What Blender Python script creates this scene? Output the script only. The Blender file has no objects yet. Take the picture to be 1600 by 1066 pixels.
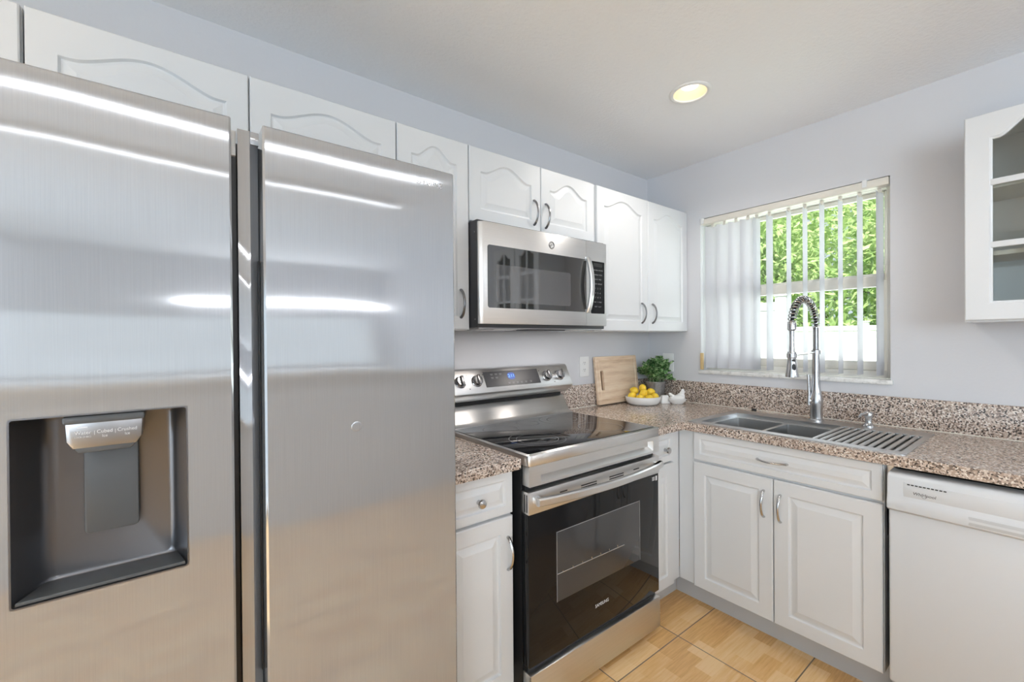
import bpy, bmesh, math, random
from mathutils import Vector, Matrix
from mathutils.geometry import tessellate_polygon
R = math.radians
PI = math.pi
S = bpy.context.scene
C = S.collection
random.seed(7)

# ------------------------------------------------------------------ camera, world, sun, light, exposure
cd = bpy.data.cameras.new('camera')
cam = bpy.data.objects.new('camera', cd)
C.objects.link(cam)
cd.sensor_width = 36.0
cd.lens = 36.0 * 678.52 / 1600.0
cd.clip_start = 0.02
_a, _p, _r = 0.9126, -0.0048, -0.0076
_f = Vector((math.cos(_a) * math.cos(_p), math.sin(_a) * math.cos(_p), math.sin(_p)))
_rt = Vector((math.sin(_a), -math.cos(_a), 0))
_up = _rt.cross(_f)
_r2 = _rt * math.cos(_r) + _up * math.sin(_r)
_u2 = _up * math.cos(_r) - _rt * math.sin(_r)
_m = Matrix((_r2, _u2, -_f)).transposed().to_4x4()
_m.translation = (-2.6167, -1.8216, 1.3289)
cam.matrix_world = _m
S.camera = cam

w = bpy.data.worlds.new('sky')
S.world = w
w.use_nodes = True
bg = w.node_tree.nodes['Background']
bg.inputs['Color'].default_value = (0.80, 0.90, 1.0, 1)
bg.inputs['Strength'].default_value = 1.0

def lamp(name, kind, loc, direction, power, color=(1, 1, 1), **kw):
    d = bpy.data.lights.new(name, kind)
    d.energy = power
    d.color = color
    for k, v in kw.items():
        setattr(d, k, v)
    o = bpy.data.objects.new(name, d)
    C.objects.link(o)
    o.location = loc
    o.rotation_euler = Vector(direction).to_track_quat('-Z', 'Y').to_euler()
    return o

lamp('sun', 'SUN', (0, 0, 8), (0.62, 0.30, -0.85), 12.0, (1.0, 0.96, 0.88), angle=R(2))
# daylight at the kitchen and living room windows; the door lamps are added fill
lamp('daylight_kitchen_window', 'AREA', (0.62, -0.84, 1.62), (-1, 0, 0.80), 27, (0.93, 0.96, 1.0), shape='RECTANGLE', size=1.8, size_y=1.5)
lamp('added_fill_kitchen_door', 'AREA', (-4.95, -2.2, 1.12), (1, 0.10, 0.25), 16, (0.71, 0.85, 1.0), shape='RECTANGLE', size=2.2, size_y=2.0)
lamp('daylight_living_window', 'AREA', (-2.35, -6.42, 1.30), (0, 1, 0.05), 4.6, (0.90, 0.95, 1.0), shape='RECTANGLE', size=4.0, size_y=0.66)
lamp('added_fill_living_door', 'AREA', (-4.95, -5.0, 1.20), (1, 0.85, -0.25), 66, (0.76, 0.88, 1.0), shape='RECTANGLE', size=2.4, size_y=2.1, spread=R(105))

S.view_settings.view_transform = 'Standard'
S.view_settings.look = 'None'
S.view_settings.gamma = 1.0
S.view_settings.exposure = -0.10
S.view_settings.use_curve_mapping = False

# ------------------------------------------------------------------ materials
def mat(name, col=(0.8, 0.8, 0.8), rough=0.5, metal=0.0, **kw):
    m = bpy.data.materials.new(name)
    m.use_nodes = True
    b = m.node_tree.nodes['Principled BSDF']
    b.inputs['Base Color'].default_value = (*col, 1)
    b.inputs['Roughness'].default_value = rough
    b.inputs['Metallic'].default_value = metal
    for k, v in kw.items():
        b.inputs[k].default_value = v
    return m

def N(m, kind, **kw):
    n = m.node_tree.nodes.new(kind)
    for k, v in kw.items():
        setattr(n, k, v)
    return n

def L(m, a, b):
    m.node_tree.links.new(a, b)

def bsdf(m):
    return m.node_tree.nodes['Principled BSDF']

def math_node(m, op, a, b=None):
    n = N(m, 'ShaderNodeMath', operation=op)
    for i, v in enumerate((a, b)):
        if v is None:
            continue
        if isinstance(v, (int, float)):
            n.inputs[i].default_value = v
        else:
            L(m, v, n.inputs[i])
    return n.outputs[0]

def ramp(m, fac, stops, interp='LINEAR'):
    n = N(m, 'ShaderNodeValToRGB')
    cr = n.color_ramp
    cr.interpolation = interp
    while len(cr.elements) < len(stops):
        cr.elements.new(0.5)
    for e, (p, c) in zip(cr.elements, stops):
        e.position = p
        e.color = (*c, 1)
    L(m, fac, n.inputs[0])
    return n.outputs[0]

def coords(m, scale=(1, 1, 1)):
    t = N(m, 'ShaderNodeNewGeometry')
    mp = N(m, 'ShaderNodeMapping')
    mp.inputs['Scale'].default_value = scale
    L(m, t.outputs['Position'], mp.inputs['Vector'])
    return mp.outputs['Vector']

def objcoords(m, scale=(1, 1, 1)):
    t = N(m, 'ShaderNodeTexCoord')
    mp = N(m, 'ShaderNodeMapping')
    mp.inputs['Scale'].default_value = scale
    L(m, t.outputs['Object'], mp.inputs['Vector'])
    return mp.outputs['Vector']

def noise(m, vec, scale, detail=2.0, rough=0.5):
    n = N(m, 'ShaderNodeTexNoise')
    n.inputs['Scale'].default_value = scale
    n.inputs['Detail'].default_value = detail
    n.inputs['Roughness'].default_value = rough
    L(m, vec, n.inputs['Vector'])
    return n.outputs['Fac']

def bump(m, h, strength, dist):
    n = N(m, 'ShaderNodeBump')
    n.inputs['Strength'].default_value = strength
    n.inputs['Distance'].default_value = dist
    L(m, h, n.inputs['Height'])
    L(m, n.outputs['Normal'], bsdf(m).inputs['Normal'])

M = {}
M['wall'] = mat('wall_paint', (0.685, 0.685, 0.708), 0.6)
bump(M['wall'], noise(M['wall'], coords(M['wall']), 90, 3), 0.12, 0.004)
M['ceiling'] = mat('ceiling_paint', (0.925, 0.935, 0.955), 0.75)
bump(M['ceiling'], noise(M['ceiling'], coords(M['ceiling']), 60, 4, 0.6), 0.35, 0.006)
M['cab'] = mat('white_thermofoil', (0.765, 0.775, 0.785), 0.32)
M['cabin'] = mat('cabinet_interior', (0.72, 0.72, 0.68), 0.5)
M['toe'] = mat('toe_kick_paint', (0.58, 0.59, 0.605), 0.5)
M['white'] = mat('white_plastic', (0.85, 0.85, 0.84), 0.3)
M['dw'] = mat('white_enamel', (0.73, 0.745, 0.765), 0.28)
M['dwgrey'] = mat('light_grey_plastic', (0.62, 0.63, 0.64), 0.35)
M['ceramic'] = mat('white_ceramic', (0.86, 0.85, 0.83), 0.22)
M['black'] = mat('black_plastic', (0.012, 0.012, 0.013), 0.4)
M['darkgrey'] = mat('dark_grey_enamel', (0.045, 0.045, 0.05), 0.35)
M['chrome'] = mat('brushed_nickel', (0.55, 0.55, 0.56), 0.22, 1.0)
M['dark_chrome'] = mat('dark_nickel', (0.27, 0.27, 0.28), 0.28, 1.0)
M['glassblack'] = mat('black_glass', (0.010, 0.010, 0.011), 0.04, **{'Specular IOR Level': 0.27})
M['ovenwin'] = mat('smoked_oven_window', (0.055, 0.055, 0.057), 0.05)
M['mwwin'] = mat('microwave_window', (0.085, 0.085, 0.09), 0.05, IOR=2.3)
M['mwglass'] = mat('microwave_black_glass', (0.018, 0.018, 0.019), 0.03, IOR=2.3)
M['ink'] = mat('dark_print', (0.06, 0.06, 0.07), 0.5)
M['inkwhite'] = mat('white_print', (0.75, 0.76, 0.78), 0.5)
M['inkgrey'] = mat('grey_print', (0.28, 0.28, 0.29), 0.5)
M['blue'] = mat('blue_display', (0.02, 0.05, 0.2), 0.4)
bsdf(M['blue']).inputs['Emission Color'].default_value = (0.25, 0.55, 1.0, 1)
bsdf(M['blue']).inputs['Emission Strength'].default_value = 1.6
M['bluedim'] = mat('blue_display_glow', (0.01, 0.03, 0.15), 0.4)
bsdf(M['bluedim']).inputs['Emission Color'].default_value = (0.03, 0.12, 0.55, 1)
bsdf(M['bluedim']).inputs['Emission Strength'].default_value = 0.6
M['vinyl'] = mat('cream_window_vinyl', (0.80, 0.78, 0.72), 0.4)
M['slat'] = mat('blind_slat_vinyl', (0.78, 0.775, 0.80), 0.45)
M['rail'] = mat('blind_rail_cream', (0.78, 0.74, 0.66), 0.4)
M['tan'] = mat('tan_plastic', (0.62, 0.45, 0.22), 0.5)
M['fence'] = mat('white_vinyl_fence', (0.85, 0.85, 0.85), 0.4)
M['lawn'] = mat('lawn_green', (0.12, 0.24, 0.05), 0.9)
M['bark'] = mat('grey_bark', (0.16, 0.13, 0.10), 0.9)
M['soil'] = mat('dark_soil', (0.05, 0.035, 0.025), 0.9)

def steel(name, col, rough, aniso, tangent, grain=None, gstr=0.03, metal=1.0):
    m = mat(name, col, rough, metal)
    b = bsdf(m)
    b.inputs['Anisotropic'].default_value = aniso
    t = N(m, 'ShaderNodeCombineXYZ')
    for i in range(3):
        t.inputs[i].default_value = tangent[i]
    L(m, t.outputs[0], b.inputs['Tangent'])
    if grain:
        f = noise(m, coords(m, grain), 1.0, 3, 0.6)
        c = ramp(m, f, [(0.25, tuple(x * (1 - gstr) for x in col)), (0.75, tuple(min(1, x * (1 + gstr)) for x in col))])
        L(m, c, b.inputs['Base Color'])
    return m

M['fridge'] = steel('brushed_steel_vertical_grain', (0.465, 0.478, 0.498), 0.075, 0.85, (1, 0, 0), (700, 700, 6), 0.06, 0.62)
_v = noise(M['fridge'], coords(M['fridge'], (3.4, 1.0, 1.5)), 1.0, 0.0)
bump(M['fridge'], _v, 1.0, 0.0045)
M['steel'] = steel('brushed_steel_range', (0.75, 0.745, 0.74), 0.34, 0.6, (0, 0, 1), (6, 500, 500), 0.05)
M['sink'] = steel('brushed_steel_sink', (0.66, 0.66, 0.66), 0.30, 0.3, (0, 1, 0), (400, 6, 400), 0.04)
M['dispenser'] = mat('dark_steel_dispenser', (0.17, 0.17, 0.18), 0.30, 0.85)
M['dispdark'] = mat('dark_grey_paddle', (0.085, 0.09, 0.095), 0.42)
M['disppanel'] = mat('grey_metal_panel', (0.36, 0.36, 0.37), 0.3, 0.9)

def laminate():
    m = mat('speckled_granite_laminate', (0.4, 0.3, 0.25), 0.19, **{'Specular IOR Level': 0.65})
    v = coords(m)
    n1 = N(m, 'ShaderNodeTexVoronoi', feature='F1')
    n1.inputs['Scale'].default_value = 205
    n1.inputs['Randomness'].default_value = 1.0
    L(m, v, n1.inputs['Vector'])
    s = N(m, 'ShaderNodeSeparateColor')
    L(m, n1.outputs['Color'], s.inputs[0])
    c = ramp(m, s.outputs[0], [(0.0, (0.06, 0.046, 0.04)), (0.13, (0.21, 0.155, 0.13)), (0.30, (0.44, 0.335, 0.27)),
                               (0.55, (0.58, 0.47, 0.40)), (0.74, (0.70, 0.61, 0.54)), (0.90, (0.84, 0.77, 0.70))], 'CONSTANT')
    L(m, c, bsdf(m).inputs['Base Color'])
    return m
M['lam'] = laminate()

def floor_mat():
    m = mat('wood_block_floor_tile', (0.6, 0.35, 0.15), 0.22)
    g = N(m, 'ShaderNodeNewGeometry')
    sp = N(m, 'ShaderNodeSeparateXYZ')
    L(m, g.outputs['Position'], sp.inputs[0])
    P = 0.4225
    tx = math_node(m, 'DIVIDE', math_node(m, 'ADD', sp.outputs[0], 0.861 + P * 40), P)
    ty = math_node(m, 'DIVIDE', math_node(m, 'ADD', sp.outputs[1], 0.743 + P * 40), P)
    fx, fy = math_node(m, 'FRACT', tx), math_node(m, 'FRACT', ty)
    def edge(f):
        return math_node(m, 'MINIMUM', f, math_node(m, 'SUBTRACT', 1.0, f))
    e = math_node(m, 'MINIMUM', edge(fx), edge(fy))
    grout = math_node(m, 'LESS_THAN', e, 0.0055)
    # wood blocks: rows across y, staggered blocks along x, one tone each
    row = math_node(m, 'FLOOR', math_node(m, 'MULTIPLY', fy, 6.0))
    tid = math_node(m, 'ADD', math_node(m, 'FLOOR', tx), math_node(m, 'MULTIPLY', math_node(m, 'FLOOR', ty), 7.31))
    off = math_node(m, 'FRACT', math_node(m, 'MULTIPLY', math_node(m, 'ADD', row, 0.37), 0.618))
    bx = math_node(m, 'FLOOR', math_node(m, 'ADD', math_node(m, 'MULTIPLY', fx, 2.6), off))
    cb = N(m, 'ShaderNodeCombineXYZ')
    L(m, bx, cb.inputs[0]); L(m, row, cb.inputs[1]); L(m, tid, cb.inputs[2])
    wn = N(m, 'ShaderNodeTexWhiteNoise', noise_dimensions='3D')
    L(m, cb.outputs[0], wn.inputs['Vector'])
    gr = noise(m, coords(m, (7, 110, 110)), 1.0, 4, 0.65)
    t = math_node(m, 'ADD', math_node(m, 'MULTIPLY', wn.outputs['Value'], 0.42), math_node(m, 'MULTIPLY', gr, 0.80))
    c = ramp(m, t, [(0.22, (0.62, 0.33, 0.12)), (0.50, (0.82, 0.49, 0.20)), (0.80, (0.93, 0.64, 0.33))])
    mx = N(m, 'ShaderNodeMix', data_type='RGBA')
    L(m, grout, mx.inputs['Factor'])
    L(m, c, mx.inputs['A'])
    mx.inputs['B'].default_value = (0.22, 0.17, 0.12, 1)
    L(m, mx.outputs['Result'], bsdf(m).inputs['Base Color'])
    bump(m, math_node(m, 'SUBTRACT', 1.0, grout), 0.4, 0.002)
    return m
M['floor'] = floor_mat()
M['palefloor'] = mat('pale_grey_floor', (0.62, 0.62, 0.62), 0.4)  # unseen living room floor, grey put in to keep bounced light neutral

def wood():
    m = mat('pale_board_wood', (0.6, 0.42, 0.25), 0.45)
    f = noise(m, coords(m, (7, 60, 60)), 1.0, 5, 0.65)
    st = noise(m, coords(m, (1.5, 30, 38)), 1.0, 1, 0.5)
    t = math_node(m, 'ADD', math_node(m, 'MULTIPLY', f, 0.55), math_node(m, 'MULTIPLY', st, 0.45))
    c = ramp(m, t, [(0.33, (0.62, 0.42, 0.27)), (0.5, (0.80, 0.60, 0.42)), (0.66, (0.90, 0.73, 0.55))])
    L(m, c, bsdf(m).inputs['Base Color'])
    return m
M['wood'] = wood()
M['wooddark'] = mat('dark_board_slot', (0.20, 0.12, 0.065), 0.6)

def marble():
    m = mat('white_marble', (0.8, 0.8, 0.8), 0.25)
    c = ramp(m, noise(m, coords(m), 22, 6, 0.7), [(0.35, (0.55, 0.54, 0.52)), (0.5, (0.80, 0.79, 0.77)), (0.7, (0.86, 0.86, 0.85))])
    L(m, c, bsdf(m).inputs['Base Color'])
    return m
M['marble'] = marble()

def galvanised():
    m = mat('galvanised_zinc', (0.5, 0.5, 0.5), 0.42, 0.75)
    c = ramp(m, noise(m, coords(m), 55, 4, 0.6), [(0.3, (0.36, 0.36, 0.37)), (0.7, (0.62, 0.62, 0.62))])
    L(m, c, bsdf(m).inputs['Base Color'])
    return m
M['zinc'] = galvanised()

def lemon_mat():
    m = mat('lemon_peel', (0.90, 0.56, 0.03), 0.38)
    bump(m, noise(m, objcoords(m), 260, 2), 0.25, 0.001)
    c = ramp(m, noise(m, objcoords(m), 40, 2), [(0.3, (0.90, 0.54, 0.02)), (0.7, (0.97, 0.72, 0.07))])
    L(m, c, bsdf(m).inputs['Base Color'])
    return m
M['lemon'] = lemon_mat()

def leaf_mat(name, stops, translucent, scale):
    m = mat(name, (0.1, 0.3, 0.05), 0.4)
    b = bsdf(m)
    c = ramp(m, noise(m, coords(m), scale, 2), stops)
    L(m, c, b.inputs['Base Color'])
    out = m.node_tree.nodes['Material Output']
    tr = N(m, 'ShaderNodeBsdfTranslucent')
    L(m, c, tr.inputs['Color'])
    mx = N(m, 'ShaderNodeMixShader')
    mx.inputs[0].default_value = translucent
    L(m, b.outputs[0], mx.inputs[1]); L(m, tr.outputs[0], mx.inputs[2])
    L(m, mx.outputs[0], out.inputs['Surface'])
    return m
M['leaf'] = leaf_mat('houseplant_leaf', [(0.36, (0.035, 0.12, 0.03)), (0.48, (0.17, 0.37, 0.12)), (0.60, (0.58, 0.76, 0.42))], 0.25, 60)
M['tree'] = leaf_mat('garden_tree_leaf', [(0.3, (0.26, 0.42, 0.13)), (0.5, (0.48, 0.64, 0.26)), (0.7, (0.72, 0.80, 0.46))], 0.45, 3.5)

def thin_glass(name, tint=(1, 1, 1), gloss=0.08, rough=0.0):
    m = bpy.data.materials.new(name)
    m.use_nodes = True
    nt = m.node_tree
    nt.nodes.remove(nt.nodes['Principled BSDF'])
    out = nt.nodes['Material Output']
    t = N(m, 'ShaderNodeBsdfTransparent'); t.inputs[0].default_value = (*tint, 1)
    g = N(m, 'ShaderNodeBsdfGlossy'); g.inputs['Roughness'].default_value = rough
    mx = N(m, 'ShaderNodeMixShader'); mx.inputs[0].default_value = gloss
    L(m, t.outputs[0], mx.inputs[1]); L(m, g.outputs[0], mx.inputs[2]); L(m, mx.outputs[0], out.inputs['Surface'])
    return m
M['pane'] = thin_glass('window_glass', (0.97, 0.99, 0.98), 0.05)
M['cabglass'] = thin_glass('cabinet_glass', (0.90, 0.91, 0.89), 0.06)

def emit(name, col, s):
    m = bpy.data.materials.new(name)
    m.use_nodes = True
    nt = m.node_tree
    nt.nodes.remove(nt.nodes['Principled BSDF'])
    e = N(m, 'ShaderNodeEmission')
    e.inputs[0].default_value = (*col, 1); e.inputs[1].default_value = s
    L(m, e.outputs[0], nt.nodes['Material Output'].inputs['Surface'])
    return m
M['bulb'] = emit('warm_bulb', (1.0, 0.86, 0.66), 4.0)
M['tube'] = emit('lit_diffuser', (0.95, 0.97, 1.0), 45.0)
M['lens'] = emit('dim_lamp_lens', (1.0, 0.92, 0.84), 0.45)
M['can'] = mat('can_reflector', (0.86, 0.76, 0.60), 0.35)

# ------------------------------------------------------------------ geometry helpers
def merge(bm, t):
    me = bpy.data.meshes.new('t')
    t.to_mesh(me); t.free()
    bm.from_mesh(me)
    bpy.data.meshes.remove(me)

def box(bm, x0, x1, y0, y1, z0, z1, bev=0.0, seg=2, T=None):
    t = bmesh.new()
    bmesh.ops.create_cube(t, size=1.0)
    x0, x1 = min(x0, x1), max(x0, x1); y0, y1 = min(y0, y1), max(y0, y1); z0, z1 = min(z0, z1), max(z0, z1)
    for v in t.verts:
        v.co = Vector((x0 + (v.co.x + .5) * (x1 - x0), y0 + (v.co.y + .5) * (y1 - y0), z0 + (v.co.z + .5) * (z1 - z0)))
    if bev > 0:
        bmesh.ops.bevel(t, geom=t.edges[:], offset=bev, segments=seg, profile=0.5, affect='EDGES', clamp_overlap=True)
    if T is not None:
        t.transform(T)
    merge(bm, t)

def prism(bm, pts, h0, h1, T=None, bev=0.0, seg=2):
    """polygon (u,v) extruded along w from h0 to h1"""
    t = bmesh.new()
    a = [t.verts.new((p[0], p[1], h0)) for p in pts]
    b = [t.verts.new((p[0], p[1], h1)) for p in pts]
    n = len(pts)
    t.faces.new(list(reversed(a))); t.faces.new(b)
    for i in range(n):
        t.faces.new((a[i], a[(i + 1) % n], b[(i + 1) % n], b[i]))
    bmesh.ops.recalc_face_normals(t, faces=t.faces[:])
    if bev > 0:
        es = [e for e in t.edges if abs(e.verts[0].co.z - e.verts[1].co.z) < 1e-7]
        bmesh.ops.bevel(t, geom=es, offset=bev, segments=seg, profile=0.5, affect='EDGES', clamp_overlap=True)
    if T is not None:
        t.transform(T)
    merge(bm, t)

def rrect(x0, x1, y0, y1, r, n=5):
    out = []
    for cx, cy, a0 in ((x1 - r, y1 - r, 0), (x0 + r, y1 - r, 90), (x0 + r, y0 + r, 180), (x1 - r, y0 + r, 270)):
        for i in range(n + 1):
            a = R(a0 + 90 * i / n)
            out.append((cx + r * math.cos(a), cy + r * math.sin(a)))
    return out

def lathe(bm, prof, T=None, seg=40, sx=1.0, sy=1.0, close=False):
    t = bmesh.new()
    rings = []
    for r, z in prof:
        if r < 1e-6:
            rings.append([t.verts.new((0, 0, z))])
        else:
            rings.append([t.verts.new((r * sx * math.cos(2 * PI * i / seg), r * sy * math.sin(2 * PI * i / seg), z)) for i in range(seg)])
    for a, b in zip(rings, rings[1:]):
        for i in range(seg):
            j = (i + 1) % seg
            q = [a[i % len(a)], a[j % len(a)], b[j % len(b)], b[i % len(b)]]
            q2 = []
            for v in q:
                if v not in q2:
                    q2.append(v)
            if len(q2) > 2:
                t.faces.new(q2)
    bmesh.ops.recalc_face_normals(t, faces=t.faces[:])
    if T is not None:
        t.transform(T)
    merge(bm, t)

def tube(bm, path, rad, seg=10, flat=1.0, up=None, caps=True):
    """sweep a circle (or ellipse: flat scales along the second axis) along path"""
    t = bmesh.new()
    path = [Vector(p) for p in path]
    n = len(path)
    rings = []
    nrm = None
    for i, p in enumerate(path):
        d = (path[min(i + 1, n - 1)] - path[max(i - 1, 0)]).normalized()
        if nrm is None:
            ref = Vector(up) if up is not None else (Vector((0, 0, 1)) if abs(d.z) < 0.9 else Vector((1, 0, 0)))
            nrm = (ref - d * ref.dot(d)).normalized()
        else:
            nrm = (nrm - d * nrm.dot(d)).normalized()
        bn = d.cross(nrm)
        r = rad[i] if isinstance(rad, (list, tuple)) else rad
        rings.append([t.verts.new(p + nrm * (r * math.cos(2 * PI * k / seg)) + bn * (r * flat * math.sin(2 * PI * k / seg))) for k in range(seg)])
    for a, b in zip(rings, rings[1:]):
        for k in range(seg):
            t.faces.new((a[k], a[(k + 1) % seg], b[(k + 1) % seg], b[k]))
    if caps:
        t.faces.new(list(reversed(rings[0]))); t.faces.new(rings[-1])
    bmesh.ops.recalc_face_normals(t, faces=t.faces[:])
    merge(bm, t)

def cyl(bm, p0, p1, r0, r1=None, seg=24):
    tube(bm, [p0, p1], [r0, r0 if r1 is None else r1], seg)

def ellipsoid(bm, c, rx, ry, rz, T=None, seg=20):
    t = bmesh.new()
    bmesh.ops.create_uvsphere(t, u_segments=seg, v_segments=max(8, seg // 2), radius=1.0)
    for v in t.verts:
        v.co = Vector((v.co.x * rx, v.co.y * ry, v.co.z * rz))
    if T is not None:
        t.transform(T)
    for v in t.verts:
        v.co += Vector(c)
    merge(bm, t)

def fill(t, outer, holes, w):
    """planar face with holes at height w, returns the vertex loops"""
    loops = [outer] + holes
    vs = []
    for lp in loops:
        vs.append([t.verts.new((p[0], p[1], w)) for p in lp])
    flat = [v for l in vs for v in l]
    for tri in tessellate_polygon([[Vector((p[0], p[1], 0)) for p in lp] for lp in loops]):
        try:
            t.faces.new([flat[i] for i in tri])
        except ValueError:
            pass
    return vs

def bridge(t, a, b):
    n = len(a)
    for i in range(n):
        try:
            t.faces.new((a[i], a[(i + 1) % n], b[(i + 1) % n], b[i]))
        except ValueError:
            pass

def ring(t, pts, w):
    return [t.verts.new((p[0], p[1], w)) for p in pts]

def offset_poly(pts, d):
    """inward offset of a counter-clockwise polygon, mitred"""
    n = len(pts)
    out = []
    for i in range(n):
        p0, p1, p2 = Vector(pts[i - 1]), Vector(pts[i]), Vector(pts[(i + 1) % n])
        e1 = (p1 - p0); e2 = (p2 - p1)
        if e1.length < 1e-9: e1 = e2
        if e2.length < 1e-9: e2 = e1
        e1 = e1.normalized(); e2 = e2.normalized()
        n1 = Vector((-e1.y, e1.x)); n2 = Vector((-e2.y, e2.x))
        b = n1 + n2
        if b.length < 1e-6: b = n1
        b.normalize()
        k = d / max(0.35, b.dot(n1))
        out.append((p1.x + b.x * k, p1.y + b.y * k))
    return out

def panel_pts(x0, x1, y0, y1, arch=0.0, n=36, sh=0.045):
    """counter-clockwise outline, top edge a cathedral arch of height arch rising from shoulders"""
    pts = [(x0, y0), (x1, y0)]
    if arch <= 0:
        return pts + [(x1, y1), (x0, y1)]
    W = x1 - x0
    pts.append((x1, y1))
    s = .022
    for i in range(n + 1):
        u = i / n
        x = x1 - s - (W - 2 * s) * u
        a = math.sin(PI * u)
        y = y1 + arch * (a ** 1.35) - 0.10 * arch * math.sin(PI * u) * (1 - a) * 2.5
        pts.append((x, y))
    pts.append((x0, y1))
    return pts

def frame_range(x0, z0, y):
    """local (u,v,w) -> world on a wall facing -y: u=+x, v=+z, w=-y"""
    return Matrix(((1, 0, 0, x0), (0, 0, -1, y), (0, 1, 0, z0), (0, 0, 0, 1)))

def frame_window(y0, z0, x):
    """local (u,v,w) -> world on a wall facing -x: u=-y, v=+z, w=-x"""
    return Matrix(((0, 0, -1, x), (-1, 0, 0, y0), (0, 1, 0, z0), (0, 0, 0, 1)))

def raised_door(bm, w, h, T, contour, t=0.019, prof=((0, 0), (0.0045, 0.0070), (0.009, 0.0078), (0.013, 0.0070), (0.030, 0.0014), (0.033, 0.0002))):
    m = bmesh.new()
    e = 0.003
    full = [(0, 0), (w, 0), (w, h), (0, h)]
    ins = [(e, e), (w - e, e), (w - e, h - e), (e, h - e)]
    back = ring(m, full, 0); side = ring(m, full, t - e)
    vs = fill(m, ins, [panel_pts(*contour)], t)
    bridge(m, back, side); bridge(m, side, vs[0])
    m.faces.new(list(reversed(back)))
    prev = vs[1]
    for d, z in prof[1:]:
        x0, x1, y0, y1 = contour[:4]
        cur = ring(m, panel_pts(x0 + d, x1 - d, y0 + d, y1 - d, *contour[4:]), t - z)
        bridge(m, prev, cur)
        prev = cur
    m.faces.new(prev)
    bmesh.ops.recalc_face_normals(m, faces=m.faces[:])
    m.transform(T)
    merge(bm, m)

ROOTS = {}
def obj(name, bm, m, parent=None, angle=40, origin=None, label=None):
    me = bpy.data.meshes.new(name)
    org = Vector(origin) if origin is not None else (Vector(ROOTS.get(parent, (0, 0, 0))) if parent is not None else Vector((0, 0, 0)))
    bmesh.ops.translate(bm, verts=bm.verts[:], vec=-org)
    bm.to_mesh(me); bm.free()
    me.shade_smooth()
    me.set_sharp_from_angle(angle=R(angle))
    me.materials.append(m)
    o = bpy.data.objects.new(name, me)
    C.objects.link(o)
    if parent is not None:
        o.parent = parent
        ROOTS[o] = tuple(org)
    else:
        o.location = org
        ROOTS[o] = tuple(org)
    if label:
        o['label'] = label
    return o

def thing(name, label, cat, loc, group=None):
    o = bpy.data.objects.new(name, None)
    o.empty_display_size = 0.1
    C.objects.link(o)
    o.location = loc
    ROOTS[o] = tuple(loc)
    o['label'] = label; o['category'] = cat
    if group:
        o['group'] = group
    return o

def tag(o, label, cat, group=None):
    o['label'] = label; o['category'] = cat
    if group:
        o['group'] = group
    return o

def struct(o, label=None):
    o['kind'] = 'structure'
    if label:
        o['label'] = label
    return o

def text(name, s, size, T, m, parent, extrude=0.0003, align='CENTER', sx=1.0, shear=0.0):
    cu = bpy.data.curves.new(name, 'FONT')
    cu.body = s; cu.size = size; cu.extrude = extrude
    cu.align_x = align; cu.align_y = 'CENTER'; cu.shear = shear
    tmp = bpy.data.objects.new('tmp', cu)
    C.objects.link(tmp)
    bpy.context.view_layer.update()
    me = bpy.data.meshes.new_from_object(tmp.evaluated_get(bpy.context.evaluated_depsgraph_get()))
    bpy.data.objects.remove(tmp)
    bm = bmesh.new(); bm.from_mesh(me); bpy.data.meshes.remove(me)
    bm.transform(T @ Matrix.Diagonal((sx, 1, 1, 1)))
    return obj(name, bm, m, parent)

def B():
    return bmesh.new()

def pull(parent, T, length, name='handle', bulge=0.026, m=None):
    """bow pull centred on the local origin, running along local v"""
    bm = B()
    n = 14
    pts, rad = [], []
    h = length / 2
    pts.append((0, -h, -0.001)); rad.append(0.0052)
    for i in range(n + 1):
        u = -1 + 2 * i / n
        pts.append((0, h * u * 0.985, 0.004 + bulge * (1 - u * u) ** 0.75)); rad.append(0.0038 + 0.0014 * abs(u) ** 2)
    pts.append((0, h, -0.001)); rad.append(0.0052)
    tube(bm, [T @ Vector(p) for p in pts], rad, 10, flat=1.25)
    return obj(name, bm, m or M['chrome'], parent)

def knob(parent, T, name='knob', r=0.0155):
    bm = B()
    lathe(bm, [(0, 0), (0.008, 0), (0.0065, 0.006), (0.006, 0.012), (r * 0.8, 0.017), (r, 0.022), (r * 0.86, 0.028), (r * 0.4, 0.031), (0, 0.0315)], T, 24)
    return obj(name, bm, M['chrome'], parent)

# ------------------------------------------------------------------ room shell
H = 2.4316
XW, YF = -5.0, -6.5          # far sides of the room behind the camera
bm = B(); box(bm, XW - .1, 0.12, YF - .1, -3.36, -0.12, 0.0)
struct(obj('floor', bm, M['palefloor']), 'unseen living room floor behind the camera, pale to neutralise bounced light')
bm = B(); box(bm, XW - .1, 0.12, -3.36, 0.12, -0.12, 0.0)
struct(obj('floor', bm, M['floor']), 'honey-toned wood-block tile floor with dark grout lines')

CAN = (-0.777, -0.766)
def circle(cx, cy, r, n=40):
    return [(cx + r * math.cos(2 * PI * i / n), cy + r * math.sin(2 * PI * i / n)) for i in range(n)]
bm = B()
t = bmesh.new()
outer = [(XW - .1, YF - .1), (0.12, YF - .1), (0.12, 0.12), (XW - .1, 0.12)]
hole = circle(CAN[0], CAN[1], 0.076)
lo = fill(t, outer, [hole], H)
hi = fill(t, outer, [hole], H + 0.14)
bridge(t, lo[0], hi[0]); bridge(t, lo[1], hi[1])
bmesh.ops.recalc_face_normals(t, faces=t.faces[:])
merge(bm, t)
struct(obj('ceiling', bm, M['ceiling']), 'white lightly textured ceiling')

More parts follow.
